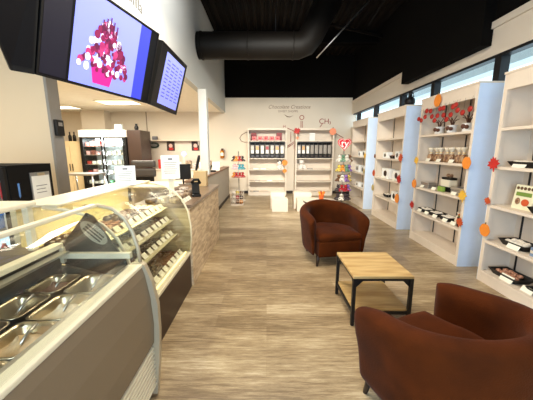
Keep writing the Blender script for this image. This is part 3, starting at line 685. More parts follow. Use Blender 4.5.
far_chair = armchair('brown slipcovered tub armchair facing the camera beyond the coffee table', (.90, 3.76, 0), math.radians(10))
armchair('brown slipcovered tub armchair seen from behind in the near right corner', (.985, 1.365, 0), math.radians(180+25))

far_chair.scale = (1.06, 1.06, 1.02)
# coffee table
t = thing('coffee_table', 'square oak coffee table with black metal frame and lower shelf', 'table', (.983, 2.445, 0))
hx, hy = .255, .28
MB().box((-hx, -hy, .437), (hx, hy, .46), bev=.003).build('tabletop', OAK, t)
MB().box((-hx+.02, -hy+.02, .131), (hx-.02, hy-.02, .147)).build('lower_shelf', OAK, t)
for sx in (-1, 1):
    for sy in (-1, 1):
        x, y = sx*(hx-.014), sy*(hy-.014)
        mb = MB().box((x-.014, y-.014, .008), (x+.014, y+.014, .436))
        gx = -sx*.075; gy = -sy*.075
        mb.prism([(0, 0), (gx, 0), (0, -.075)], .010, T(x, y+.005, .416) @ FACE)
        mb.prism([(0, 0), (gy, 0), (0, -.075)], .010, T(x-.005, y, .416, 0, 0, PI/2) @ FACE)
        mb.lathe([(.012, 0), (.016, .004), (.012, .008)], (x, y, 0), 10); mb.build('leg', BLACKM, t)
for z, nm in ((.416, 'frame'), (.106, 'shelf_frame')):
    mb = MB()
    for s in (-1, 1):
        mb.box((-hx+.028, s*(hy-.004)-s*.022, z), (hx-.028, s*(hy-.004), z+.02)); mb.box((s*(hx-.004)-s*.022, -hy+.028, z), (s*(hx-.004), hy-.028, z+.02))
    mb.build(nm, BLACKM, t)

# ------------------------------------------------------------------ gelato case
G0, G1 = -.35, 1.50
t = thing('gelato_case', 'curved-front stainless gelato display case in the left foreground', 'display case', (0, 0, 0))
def sweep(poly, y0, y1): return [[(x, y, z) for x, z in poly] for y in (y0, y1)]
mb = MB().box((-1.50, G0, .06), (-.76, G1, .70)).box((-1.50, G0, .70), (-1.17, G1, .955)).build('body', mat('case_body', (96, 88, 78), .5), t)
fp = [(-.668, .375), (-.660, .50), (-.668, .66), (-.690, .80), (-.704, .846), (-.730, .846), (-.730, .375)]
mb = MB().grid(sweep(fp, G0, G1-.03), True, False); mb.f += [list(range(7)), [7+i for i in range(7)]]; mb.m += [0, 0]; mb.sm += [False, False]
mb.build('front_panel', STEELP, t)
mb = MB(); mb.use(CREAM).box((-.735, G0, .06), (-.72, G1-.03, .372))
for k in range(9): z = .09+k*.030; mb.box((-.719, G0, z), (-.672, G1-.03, z+.012), None)
mb.build('vent_louvre', None, t)
mb = MB(); e = [(-.70, .02), (-.672, .02), (-.645, .25), (-.632, .45), (-.632, .62), (-.655, .76), (-.690, .86), (-.708, .87), (-.76, .87), (-.76, .02)]
mb.prism(e, .035, T(0, G1+.005, 0) @ FACE).build('end_trim', mat('taupe_steel', (186, 174, 150), .4, .3), t)
mb = MB(); mb.prism([(x, z) for x, z in [(-.76, .06), (-.76, .74), (-1.50, .95), (-1.50, .06)]], .02, T(0, G1+.005, 0) @ FACE); mb.build('end_panel', STEELP, t)
mb = MB().use(CREAM).box((-.765, G0, .846), (-.700, G1, .868), bev=.006).use(STEEL).box((-.80, G0, .835), (-.766, G1, .852)).use(CREAM).box((-1.20, G0, .957), (-1.15, G1, .985), bev=.006)
mb.box((-1.16, G1-.03, .90), (-.765, G1, .93)).box((-1.165, G1-.02, .87), (-1.145, G1, .96)).use(STEEL).box((-1.145, G0, .935), (-1.10, G1-.03, .947)); mb.build('well_frame', None, t)
gp = [(-.722, .868), (-.728, .95), (-.752, 1.05), (-.792, 1.13), (-.85, 1.18), (-.93, 1.20)]
mb = MB().grid(sweep(gp, G0, G1-.012)).build('front_glass', GLASS, t, solid=.006)
mb = MB().prism([(-1.16, .986)]+[(-.74, .87)]+gp[1:]+[(-1.0, 1.2)], .006, T(0, G1-.002, 0) @ FACE).build('end_glass', GLASS, t)
MB().tube([(x, G1-.004, z) for x, z in gp]+[(-1.0, G1-.004, 1.195)], .011, 8).build('end_arc', mat('taupe_steel', (186, 174, 150), .4, .3), t)
MB().box((-.955, G0, 1.194), (-.925, G1-.02, 1.212), bev=.004).build('top_rail', CREAM, t)
mb = MB().use(CREAM).box((-1.40, G0, 1.215), (-1.20, 1.42, 1.24), bev=.008).box((-1.24, 1.37, .986), (-1.21, 1.40, 1.214)).box((-1.24, .2, .986), (-1.21, .23, 1.214)); mb.build('rear_shelf', None, t)
MB().box((-1.20, G0, 1.205), (-.956, G1-.02, 1.209)).build('top_glass', GLASS, t)
MB().box((-1.165, G0, .712), (-.77, G1-.03, .735)).build('well_floor', mat('dark_well', (60, 48, 38), .4, .3), t)
gel = [((206, 178, 140), 'caramel'), ((96, 60, 40), 'dark chocolate'), ((232, 220, 196), 'vanilla'), ((150, 104, 72), 'milk chocolate')]
def pan(x, y, w, l, label, flav, empty):
    p = thing('gelato_pan', label, 'pan', (x, y, .735), 0, 'stainless gelato pans')
    lo = []; hi = []
    def rr(a, b, r, z, n=5):
        o = []
        for cx, cy, s in ((a-r, b-r, 0), (-a+r, b-r, 1), (-a+r, -b+r, 2), (a-r, -b+r, 3)):
            for k in range(n): q = PI/2*(s+k/(n-1)); o.append((cx+r*math.cos(q), cy+r*math.sin(q), z))
        return o
    rows = [rr(w*.8, l*.8, .02, .0), rr(w*.92, l*.95, .03, .10), rr(w, l, .035, .112), rr(w+.006, l+.006, .035, .115), rr(w-.004, l-.004, .03, .116), rr(w*.88, l*.9, .03, .10), rr(w*.78, l*.78, .02, .012)]
    mb = MB().grid(rows, True); n = len(rows[0]); mb.f += [list(range(n)), [6*n+i for i in range(n)]]; mb.m += [0, 0]; mb.sm += [False, False]
    mb.build('tub', CHROME, p)
    if not empty:
        rows = [[(a*k, b*k, .07+.05*(1-k)+.008*math.sin(40*a+30*b+7*k)) for a, b, _ in rr(w*.84, l*.86, .03, 0)] for k in (1, .8, .6, .4, .2, .02)]
        MB().grid(rows, True).build('gelato', mat('gelato_'+flav[1].replace(' ', '_'), flav[0], .5, var=.2, scale=(30, 30, 30), bump=.3), p)
    hnd = MB().tube([(w*.2, -l*.3, .09), (w*.3, l*.1, .125), (w*.4, l*.5, .14)], .006, 8); hnd.build('scoop_handle', STEEL, p)
k = 0
for j in range(7):
    for i, (x, w) in enumerate(((-.870, .078), (-1.055, .078))):
        y = .05+.205*j
        pan(x, y, w, .095, '%s stainless gelato pan in the %s row, counted from the far end' % (ORD[6-j], ('front', 'back')[i]), gel[(j*2+i) % 4], (j+i) % 3 == 0)
t2 = thing('sign_panel', 'black curved end panel with a white oval emblem between the two cases', 'panel', (0, 0, 0))
dk = [(-1.16, .955), (-1.155, .99), (-1.02, 1.15), (-.98, 1.13), (-.90, .99), (-.84, .90), (-.80, .80), (-.80, .58), (-1.16, .58)]
MB().prism(dk, .012, T(0, 1.535, 0) @ FACE).build('board', mat('gloss_black', (18, 16, 14), .55, spec=.3), t2)
MB().prism([(x*math.cos(-.75)-y*math.sin(-.75)*1, x*math.sin(-.75)+y*math.cos(-.75)) for x, y in oval_poly(.045, 2.0)], .002, T(-.985, 1.5225, 1.035) @ FACE).build('emblem', mat('emblem_white', (196, 190, 176), .5), t2)
mb = MB()
for q in (-.018, 0, .018):
    M = T(-.985, 1.5205, 1.035) @ FACE @ Matrix.Rotation(-.75, 4, 'Z'); mb.prism([(-.06, q-.005), (.06, q-.005), (.06, q+.004), (-.06, q+.004)], .0015, M)
mb.build('emblem_lines', mat('gloss_black', (18, 16, 14), .55, spec=.3), t2)

# ------------------------------------------------------------------ chocolate case
K0, K1 = 1.57, 2.88
t = thing('chocolate_case', 'lit curved-glass chocolate display case with dark brown base', 'display case', (0, 0, 0))
MB().box((-1.50, K0, .0), (-.835, K1, .385)).build('base', DARKWOOD, t)
arc = [(-.83, .415), (-.812, .56), (-.812, .70), (-.835, .86), (-.885, .98), (-.962, 1.065), (-1.06, 1.125), (-1.17, 1.155), (-1.30, 1.168)]
MB().grid(sweep(arc, K0+.01, K1-.01)).build('front_glass', GLASS, t, solid=.006)
for y in (K0+.012, K1-.003): MB().prism([(-1.46, .42)]+arc[:1]+arc[1:]+[(-1.46, 1.168)], .006, T(0, y, 0) @ FACE).build('end_glass', GLASS, t)
for y in (K0+.008, K1-.006): MB().tube([(x, y, z) for x, z in arc], .010, 8).build('end_arc', CREAM, t)
MB().box((-.86, K0, .386), (-.822, K1, .414), bev=.004).build('bottom_rail', CREAM, t)
MB().box((-1.48, K0, 1.172), (-1.215, K1, 1.188), bev=.006).build('top_deck', CREAM, t)
MB().box((-1.49, K0, .386), (-1.455, K1, 1.159)).build('rear_door', mat('rear_door', (196, 182, 146), .4), t)
MB().box((-1.454, K0+.02, .386), (-.862, K1-.02, .412)).build('deck', CREAM, t)
LV = [(.413, -.90, 'bottom'), (.62, -.985, 'lower'), (.775, -1.02, 'upper'), (.91, -1.07, 'top')]
for z, xf, nme in LV[1:]:
    MB().box((-1.453, K0+.02, z-.010), (xf+.03, K1-.02, z-.001)).build('glass_shelf', mat('shelf_glass', (214, 206, 170), .2), t)
    MB().box((xf+.012, K0+.03, z-.014), (xf+.018, K1-.03, z-.011)).build('led_strip', LED, t)
MB().box((-1.33, K0+.03, 1.150), (-1.312, K1-.03, 1.158)).build('led_strip', LED, t)
MB().box((-.880, K0+.03, .4145), (-.866, K1-.03, .421)).build('led_strip', LED, t)
dc = mat('dark_chocolate', (56, 30, 20), .35, var=.2); mc = mat('milk_choc', (118, 70, 40), .35, var=.2); wc = mat('white_chocolate', (236, 220, 180), .4, var=.1); bk_ = mat('nut_bark', (150, 100, 60), .5, rgb2=(80, 46, 28), scale=(60, 60, 60))
def piece(shape, m):
    mb = MB()
    if shape == 0: mb.lathe([(.017, 0), (.021, .008), (.018, .020), (.009, .028), (.002, .030)], n=10)
    elif shape == 1: mb.box((-.017, -.017, 0), (.017, .017, .020), bev=.004)
    else: mb.prism([(-.02, -.012), (.012, -.02), (.022, .008), (-.006, .02)], .012, T(0, 0, 0))
    o = mb.build('chocolate', m); return o
proto = {}
cn = {id(dc): 'dark', id(mc): 'milk', id(wc): 'white', id(bk_): 'nutty'}
sh = ['round', 'square', 'broken']
TR = mat('gold_tray', (150, 118, 78), .45, .1)
for li, (z, xf, lname) in enumerate(LV):
    for j in range(6):
        y = K0+.125+.211*j
        s = (li+j) % 3; m = (dc, mc, bk_, dc, wc, dc)[(j*5+li*3) % 6]
        tag(MB().use(TR).box((-.14, -.1, 0), (.14, .1, .004)).box((-.14, -.1, .004), (-.136, .1, .012)).box((.136, -.1, .004), (.14, .1, .012)).build('chocolate_tray', loc=(xf-.165, y, z)), 'flat tray on the %s shelf of the chocolate case, %s from near end' % (lname, ORD[j]), 'tray', 'trays in the chocolate case')
        for q in range(2):
            c = MB().box((-.036, -.0015, 0), (.036, .0015, .052), Matrix.Rotation(-.7, 4, 'X')).build('price_card', TAG, loc=(xf-.003, y-.05+.1*q, z+.001)); c.rotation_euler = (0, 0, PI/2)
            tag(c, 'white price card on the %s shelf of the chocolate case, %s from near end' % (lname, ORD[2*j+q]), 'card', 'price cards in the chocolate case')
        for a in range(4):
            for b in range(3):
                key = (s, id(m))
                loc = (xf-.27+.068*a+R.uniform(-.004, .004), y-.064+.064*b+R.uniform(-.004, .004), z+.005)
                if key not in proto: o = piece(s, m); proto[key] = o; o.location = loc
                else: o = proto[key].copy(); C.objects.link(o); o.location = loc
                o.rotation_euler = (0, 0, R.uniform(-.3, .3)); o.scale = (1.5, 1.5, 1.4)
                tag(o, '%s %s chocolate on the %s tray from near end, %s shelf' % (sh[s], cn[id(m)], ORD[j], lname), 'chocolate', 'chocolates, %s tray, %s shelf' % (ORD[j], lname))

# acrylic notices on the cases
def notice(loc, rz, w, h, label, tilt=-.15, drop=0):
    t = thing('notice', label, 'sign', loc, rz); M = Matrix.Rotation(tilt, 4, 'X')
    MB().box((-w/2, 0, .004), (w/2, .004, h), M).box((-w/2, -.02, 0), (w/2, .04, .004)).build('holder', PAPER, t)
    if drop: MB().box((-w/2, -.01, -.003), (w/2, .03, 0)).box((-.03, .004, -drop+.008), (.03, .014, -.003)).box((-w/2, -.05, -drop), (w/2, .06, -drop+.008)).build('stand', TAG, t)
    mb = MB()
    mb.box((-w*.12, -.0015, h*.80), (w*.12, -.0005, h*.88), M)
    for k in range(6): q = h*(.68-.09*k); mb.box((-w*(.36-.04*(k % 2)), -.0015, q), (w*(.36-.05*(k % 3)), -.0005, q+h*.018), M)
    mb.build('print', PRINT, t)
notice((-1.255, 2.46, 1.189), .35, .165, .175, 'white printed notice standing on the chocolate case, nearer one')
notice((-1.15, 3.33, 1.16), .3, .21, .28, 'tall white printed notice on a stand behind the far case end', drop=.234)

# ------------------------------------------------------------------ service counter
t = thing('service_counter', 'service counter with weathered wood front beyond the chocolate case', 'counter', (0, 0, 0))
MB().box((-1.40, 2.90, .0), (-.82, 4.66, .885)).build('wood_front', WOODC, t)
MB().box((-1.43, 2.895, .886), (-.80, 4.68, .925), bev=.004).build('countertop', mat('taupe_countertop', (128, 106, 88), .3, var=.2, scale=(6, 6, 6)), t)
t = thing('desk_phone', 'black payment terminal with handset on the service counter', 'phone', (-.885, 3.45, .925), .4)
MB().box((-.05, -.06, 0), (.05, .06, .03), bev=.008).build('base', BLACK, t)
MB().box((-.045, -.02, .0), (.045, .035, .15), Matrix.Translation((0, .01, .03)) @ Matrix.Rotation(-.3, 4, 'X'), bev=.008).build('terminal', BLACK, t)
MB().tube([(-.05, .02, .17), (-.02, .0, .21), (.03, .0, .21), (.055, .02, .16)], .018, 8).build('handset', BLACK, t)
tag(MB().box((-.10, -.07, 0), (.10, .07, .24), bev=.004).build('box', mat('cream_box', (222, 196, 148), .6), loc=(-1.07, 4.5, .925)), 'cream cardboard box at the far end of the service counter', 'box')
rr = random.Random(3)
pkm = [mat('packet_a', (196, 176, 150), .4, rgb2=(90, 60, 44), scale=(40, 40, 40)), mat('packet_b', (226, 222, 214), .4, rgb2=(150, 130, 120), scale=(40, 40, 40)), mat('packet_c', (120, 92, 74), .4, rgb2=(60, 44, 36), scale=(40, 40, 40))]
k = 0
for j in range(5):
    for i in range(3):
        o = MB().box((-.05, -.07, 0), (.05, .07, .05+.02*(k % 2)), bev=.018).build('sweet_packet', pkm[k % 3], loc=(-1.01-.13*i, 3.02+.19*j, .926)); o.rotation_euler = (0, 0, rr.uniform(-.2, .2)); k += 1
        tag(o, '%s packet from the near end, %s row from the front, on the service counter' % (ORD[j], ORD[i]), 'packet', 'packets on the service counter')
for j in range(4):
    o = MB().box((-.035, -.0015, 0), (.035, .0015, .05), Matrix.Rotation(-.6, 4, 'X')).build('price_card', TAG, loc=(-.90, 2.98+.085*j, .926)); o.rotation_euler = (0, 0, PI/2)
    tag(o, '%s white price card from near end along the counter edge' % ORD[j], 'card', 'price cards on the counter edge')

# desk behind: monitor etc.
t = thing('desk', 'white desk behind the service counter holding the monitor', 'desk', (-1.90, 5.2, 0))
MB().box((-.5, -.4, .84), (.5, .4, .87), bev=.004).build('worktop', WHITE, t)
for x0 in (-.48, .44): MB().box((x0, -.38, 0), (x0+.04, .38, .839)).build('side', WHITE, t)
MB().box((-.43, .34, .2), (.43, .37, .839)).build('modesty_panel', WHITE, t)
t = thing('monitor', 'black computer monitor seen from behind on the desk', 'monitor', (-1.52, 5.05, .87), .35)
MB().box((-.14, -.015, .10), (.14, .015, .38), bev=.006).build('screen', BLACK, t); MB().tube([(0, .02, .005), (0, .02, .2)], .015, 8).lathe([(.09, 0), (.09, .008), (.03, .014)], (0, .02, 0)).build('stand', BLACK, t)
t = thing('telephone', 'black upright phone handset on the half wall behind the cream box', 'telephone', (-1.29, 5.15, .985), .3)
MB().box((-.07, -.07, 0), (.07, .07, .06), bev=.012).build('base', BLACK, t); MB().tube([(-.03, 0, .06), (0, 0, .2), (.04, 0, .36), (.05, 0, .42)], [.02, .024, .03, .02], 10).build('handset', BLACK, t)
t = thing('telephone', 'black desk phone on the half wall beyond the post', 'telephone', (-1.28, 6.65, .985), .2)
MB().box((-.07, -.08, 0), (.07, .08, .04), bev=.01).build('base', BLACK, t); MB().tube([(-.06, 0, .05), (-.06, 0, .12), (-.02, 0, .15)], .02, 8).build('handset', BLACK, t)
tag(MB().box((-.09, -.01, 0), (.09, .01, .22), Matrix.Rotation(-.2, 4, 'X'), bev=.003).build('white_sheet', PAPER, loc=(-1.29, 7.1, .985)), 'white sheet leaning on the half wall beyond the post', 'sheet')
# office chair
t = thing('office_chair', 'dark grey padded office chair behind the chocolate case', 'chair', (-2.75, 6.2, 0), .1)
GL = mat('grey_leather', (66, 60, 56), .45)
for i, (a, b) in enumerate(((.90, 1.10), (1.115, 1.27))): MB().box((-.26, -.02+.02*i, a), (.26, .10+.02*i, b), bev=.045).build('back_cushion', GL, t)
MB().box((-.27, -.5, .46), (.27, .02, .58), bev=.05).build('seat', GL, t); MB().box((-.2, .06, .45), (.2, .09, .95)).build('back_frame', BLACK, t)
for s in (-1, 1): MB().tube([(s*.27, .02, .5), (s*.33, .0, .72), (s*.33, -.3, .74)], .022, 8).build('armrest', BLACK, t)
mb = MB().tube([(0, -.22, .1), (0, -.22, .46)], .03, 8)
for k in range(5): a = 2*PI*k/5; mb.tube([(0, -.22, .12), (.28*math.cos(a), -.22+.28*math.sin(a), .06)], .018, 6).ball((.28*math.cos(a), -.22+.28*math.sin(a), .03), .03)
mb.build('base', BLACK, t)

# ------------------------------------------------------------------ kitchen
t = thing('drinks_fridge', 'two-door glass fridge with white header at the kitchen back', 'fridge', (-4.66, 8.4, 0))
mb = MB().box((-.66, .30, 0), (.66, .35, 2.05)).box((-.66, -.35, 0), (-.60, .30, 2.05)).box((.60, -.35, 0), (.66, .30, 2.05)).box((-.6, -.35, 0), (.6, .3, .5)); mb.build('cabinet', BLACK, t)
MB().box((-.665, -.37, 1.86), (.665, .3, 2.06), bev=.006).build('header', mat('header_white', (250, 246, 236), .4), t)
MB().box((-.59, .27, .51), (.59, .299, 1.85)).build('liner', mat('fridge_liner', (226, 234, 236), .4), t)
for s in (-1, 1):
    x0, x1 = (s*.02, s*.6)
    d = MB(); d.use(BLACK)
    a, b = sorted((x0, x1))
    d.box((a, -.37, .5), (a+.04, -.351, 1.859)).box((b-.04, -.37, .5), (b, -.351, 1.859)).box((a, -.37, .5), (b, -.351, .54)).box((a, -.37, 1.82), (b, -.351, 1.859)); f = d.build('door', None, t)
    MB().box((a+.04, -.363, .54), (b-.04, -.358, 1.82)).build('door_glass', GLASS, f)
for z in (.80, 1.08, 1.35, 1.60): MB().box((-.59, -.3, z), (.59, .26, z+.015)).build('rack', STEEL, t)
MB().box((-.58, -.32, 1.83), (.58, -.30, 1.85)).build('lamp_strip', mat('cool_strip', (225, 240, 255), emit=8), t)
area('fridge_light', (-4.66, 8.10, 1.80), (math.radians(20), 0, 0), 1.1, .1, 110, (.80, .92, 1))
fc = [((170, 60, 50), 'red'), ((120, 70, 60), 'brown'), ((230, 230, 226), 'white'), ((70, 150, 90), 'green'), ((206, 160, 160), 'pink')]
FM = [mat('carton_%d' % i, c, .4, var=.3, scale=(20, 20, 20)) for i, (c, n) in enumerate(fc)]
fr = {1.615: [0, 1, 0, 1, 2, 1, 2, 2], 1.365: [4, 1, 4, 2, 2, 2, 2, 2], 1.095: [0, 2, 2, 2, 2, 2, 2, 2], .815: [0, 4, 2, 2, 2, 2, 2, 2], .501: [2, 2, 2, 2, 3, 3, 3, 3]}
for zi, (z, cs) in enumerate(fr.items()):
    for i, c in enumerate(cs):
        x = -4.66+(-.53+.145*i if i < 4 else -.49+.145*i)
        o = MB().box((-.045, -.06, 0), (.045, .06, .09+.02*((i+c) % 3)), bev=.008).build('carton', FM[c], loc=(x, 8.22, z))
        tag(o, '%s carton, %s from left on the %s fridge shelf from the top' % (fc[c][1], ORD[i], ORD[zi]), 'carton', 'cartons in the glass fridge')
tag(MB().box((-.19, -.35, 0), (.19, .35, 2.06), bev=.006).build('tall_cabinet', mat('dark_brown_cabinet', (52, 36, 28), .4), loc=(-3.79, 8.45, 0)), 'tall dark brown cabinet right of the glass fridge', 'cabinet')
tag(MB().lathe([(.05, 0), (.06, .1), (.03, .16), (.035, .2)], n=12).build('vase', BLACK, loc=(-3.85, 8.45, 2.06)), 'small black vase on top of the tall brown cabinet', 'vase')
tag(MB().box((-.1, -.05, 0), (.1, .05, .18), bev=.01).build('container', mat('clear_blue', (196, 214, 220), .2), loc=(-4.35, 8.4, 2.06)), 'pale blue container on top of the glass fridge', 'container')
t = thing('storage_cabinet', 'cream storage cabinet left of the glass fridge', 'cabinet', (-5.72, 8.5, 0))
MB().box((-.32, -.3, 0), (.32, .3, 1.75), bev=.006).build('body', mat('cream_cabinet', (226, 204, 160), .5), t)
for s in (-1, 1): d = MB().box((s*.01, -.32, .1), (s*.31, -.301, 1.72), bev=.003).build('door', mat('cream_cabinet', (226, 204, 160), .5), t); MB().box((s*.03, -.34, .9), (s*.045, -.321, 1.1)).build('handle', BLACK, d)
for i, x in enumerate((-5.85, -5.72)): tag(MB().lathe([(.045, 0), (.045, .16), (.018, .2), (.018, .28)], n=10).build('bottle', BLACK, loc=(x, 8.45, 1.75)), 'dark bottle on the cream cabinet, %s one' % ('left', 'right')[i], 'bottle', 'bottles on the cream cabinet')
t = thing('prep_table', 'stainless prep table in front of the glass fridge', 'table', (-4.75, 7.2, 0))
MB().box((-.42, -.3, .87), (.42, .3, .91), bev=.004).build('top', STEEL, t)
for sx in (-1, 1):
    for sy in (-1, 1): MB().tube([(sx*.38, sy*.26, 0), (sx*.38, sy*.26, .869)], .02, 8).build('leg', STEEL, t)
tag(MB().lathe([(.12, 0), (.15, .22), (.16, .23)], n=16).build('bucket', mat('blue_bucket', (60, 130, 160), .4), loc=(-4.62, 6.9, 0)), 'blue bucket on the floor under the prep table', 'bucket')
area('fridge_fill', (-4.66, 8.06, 1.15), (PI/2, 0, 0), .06, 1.2, 11, (.84, .94, 1))  # added fill behind the door frame, lifts the dark lower liner
# wall shelf with pictures
t = thing('wall_shelf', 'long thin wall shelf on the kitchen back wall', 'shelf', (-3.08, YB, 1.80))
MB().box((-.9, -.25, 0), (.9, -.002, .03), bev=.004).build('board', WHITE, t)
for x in (-.8, .8): MB().prism([(0, 0), (.2, 0), (0, -.15)], .015, T(x, -.205, -.001, 0, 0, PI/2) @ FACE).build('bracket', STEEL, t)
tag(MB().box((-.08, -.06, 0), (.08, .06, .12), bev=.02).build('ornament', mat('slate', (110, 108, 112), .5), loc=(-3.72, 9.46, 1.83)), 'small grey ornament on the long wall shelf', 'ornament')
ov = thing('oval_sign', 'dark green oval sign hung under the wall shelf', 'sign', (-3.82, YB-.01, 1.66)); MB().prism(oval_poly(.10, 1.8), .02, FACE).build('board', mat('sign_green', (34, 52, 40), .5), ov); MB().prism(oval_poly(.05, 2.4), .002, T(0, -.0205, 0) @ FACE).build('lettering', TIN, ov)
for x, l in ((-3.25, 'left'), (-2.41, 'right')):
    pf = thing('framed_picture', '%s dark framed picture under the wall shelf' % l, 'picture', (x, YB-.02, 1.63)); MB().box((-.13, -.01, -.15), (.13, .018, .15), bev=.004).build('frame', mat('frame_brown', (52, 28, 22), .5), pf)
    MB().prism(oval_poly(.07, .9), .002, T(0, -.0105, .01) @ FACE).build('print', mat('print_pink', (226, 186, 170), .5), pf); MB().prism(oval_poly(.05, 1.5), .002, T(.01, -.0105, -.09) @ FACE).build('print_detail', REDP, pf)
bw = thing('back_worktop', 'white worktop along the kitchen back wall', 'worktop', (-2.7, 9.2, 0)); MB().box((-1.0, -.36, .86), (1.0, .38, .9), bev=.004).build('top', WHITE, bw); MB().box((-.98, -.32, 0), (.98, .37, .859)).build('cupboard', WHITE, bw)
tag(MB().box((-.12, -.1, 0), (.12, .1, .3), bev=.03).build('red_bag', mat('red_bag', (206, 50, 40), .5), loc=(-3.40, 9.15, 1.03-.13)), 'red bag standing on the kitchen back worktop', 'bag')
ll = thing('lamp', 'small violet-blue glowing lamp on the kitchen back worktop', 'lamp', (-2.68, 9.1, .9)); MB().ball((0, 0, .48), .07).build('globe', mat('violet_glow', (150, 130, 255), emit=4), ll); MB().tube([(0, 0, 0), (0, 0, .42)], .02, 8).lathe([(.07, 0), (.07, .01), (.02, .02)], n=14).build('stand', WHITE, ll)
for k in range(6): tag(MB().box((-.09, -.06, 0), (.09, .06, .16+.05*(k % 3)), bev=.02).build('kitchen_packet', (pkm[1], PAPER, pkm[0])[k % 3], loc=(-3.1+.22*k+(.1 if k > 1 else 0), 9.2, .9)), '%s packet from the left on the kitchen back worktop' % ORD[k], 'packet', 'packets on the back worktop')
# fire extinguisher
t = thing('fire_extinguisher', 'brass-toned fire extinguisher hung on the back wall', 'fire extinguisher', (-1.50, YB-.09, 1.22))
MB().lathe([(.03, -.005), (.065, .01), (.07, .04), (.07, .22), (.05, .27), (.02, .29)], n=16).build('cylinder', mat('brass_red', (190, 120, 50), .25, .6), t)
MB().box((-.03, -.015, .291), (.05, .015, .33)).build('valve', BLACK, t); MB().tube([(.03, 0, .31), (.08, -.01, .27), (.085, -.01, .1), (.08, -.01, .04)], .01, 8).build('hose', BLACK, t)
MB().box((-.05, -.071, .09), (.05, -.066, .19)).build('instruction_plate', TAG, t); MB().box((-.02, .05, .1), (.02, .088, .2)).build('bracket', BLACK, t)

# black drinks cooler by the partition
t = thing('drinks_cooler', 'black drinks cooler with clipboard side, far left by partition', 'cooler', (-2.33, 2.36, 0))
mb = MB().box((-.33, -.22, 0), (-.30, .22, 1.38)).box((.30, -.22, 0), (.33, .22, 1.38), bev=0).box((-.3, .18, 0), (.3, .22, 1.38)).box((-.3, -.22, 0), (.3, .18, .2)).box((-.3, -.22, 1.28), (.3, .18, 1.38)); mb.build('cabinet', mat('matt_black', (12, 10, 10), .75, spec=.2), t)
f = MB().box((-.32, -.25, .2), (-.29, -.221, 1.37)).box((.29, -.25, .2), (.325, -.221, 1.37)).box((-.27, -.25, 1.3), (.27, -.221, 1.37)).box((-.27, -.25, .2), (.27, -.221, .27)).build('door', BLACK, t)
MB().box((-.29, -.24, .27), (.29, -.235, 1.3)).build('door_glass', GLASS, f)
MB().box((-.29, .16, .21), (.29, .179, 1.27)).build('liner', mat('blue_liner', (190, 214, 240), emit=1.2), t)
for z in (.55, .85, 1.1): MB().box((-.29, -.2, z), (.29, .15, z+.012)).build('rack', STEEL, t)
for k in range(9):
    z = (.562, .862, 1.112)[k//3]; tag(MB().lathe([(.03, 0), (.033, .02), (.033, .12), (.014, .155), (.014, .17)], n=10).build('drink_bottle', (mat('bottle_red', (196, 50, 60), .3), mat('bottle_blue', (90, 140, 210), .3), mat('bottle_white', (226, 226, 232), .3))[(k+k//3) % 3], loc=(-2.20+.085*(k % 3), 2.22, z)), 'drink bottle, %s from left on %s cooler shelf from below' % (ORD[k % 3], ORD[k//3]), 'bottle', 'bottles in the black cooler')
t = thing('clipboard', 'clipboard with white sheet hanging on the black cooler side', 'clipboard', (-1.999, 2.44, 1.16))
MB().box((0, -.105, -.15), (.005, .105, .15), bev=0).build('board', TIN, t); MB().box((.0055, -.095, -.14), (.007, .095, .12)).build('sheet', PAPER, t); MB().box((.007, -.04, .12), (.016, .04, .145), bev=.003).build('clip', CHROME, t)
MB().box((.0072, -.06, .03), (.0078, .06, .036)).box((.0072, -.06, 0), (.0078, .04, .006)).box((.0072, -.06, -.03), (.0078, .05, -.024)).build('print', PRINT, t)
t = thing('wall_keypad', 'black keypad on the grey end of the partition', 'keypad', (-2.399, 3.28, 1.75)); MB().box((0, -.06, -.09), (.035, .06, .09), bev=.008).build('case', BLACK, t); MB().box((.0355, -.03, .02), (.038, .03, .06)).build('display', TIN, t)

# ------------------------------------------------------------------ screens
def screen_matrix(bl, br, tl):
    bl, br, tl = Vector(bl), Vector(br), Vector(tl)
    e1 = (br-bl).normalized(); W = (br-bl).length; up = tl-bl; up -= e1*up.dot(e1); H = up.length; e2 = up.normalized(); e3 = e1.cross(e2)
    return Matrix(((e1.x, e2.x, e3.x, bl.x), (e1.y, e2.y, e3.y, bl.y), (e1.z, e2.z, e3.z, bl.z), (0, 0, 0, 1))), W, H
def EM(n, c, s=.72): return mat('glow_'+n, c, emit=s)
def telly(name, label, bl, br, tl, draw):
    M, W, H = screen_matrix(bl, br, tl)
    t = thing(name, label, 'television', (0, 0, 0)); t.matrix_world = M
    mb = MB().box((0, 0, -.05), (W, .012, 0)).box((0, H-.012, -.05), (W, H, 0)).box((0, .012, -.05), (.012, H-.012, 0)).box((W-.012, .012, -.05), (W, H-.012, 0)).box((.012, .012, -.05), (W-.012, H-.012, -.012))
    mb.build('bezel', BLACK, t); draw(t, W, H)
    MB().box((W*.42, H*.3, -.11), (W*.58, H*.7, -.051)).build('wall_mount', BLACKM, t)
    p = M @ Vector((W/2, H*.6, -.12)); Mi = M.inverted()
    MB().tube([Mi @ p, Mi @ Vector((-1.43, p.y, p.z)), Mi @ Vector((-1.43, p.y, 2.719))], .02, 8).build('hanging_bracket', BLACKM, t)
    return t
I = Matrix.Identity(4)
def rect(mb, x0, y0, x1, y1, z): mb.box((x0, y0, z), (x1, y1, z+.0006))
def disc(mb, x, y, r, z, sx=1): mb.prism([(x+a, y+b) for a, b in oval_poly(r, sx)], .0006, T(0, 0, z))
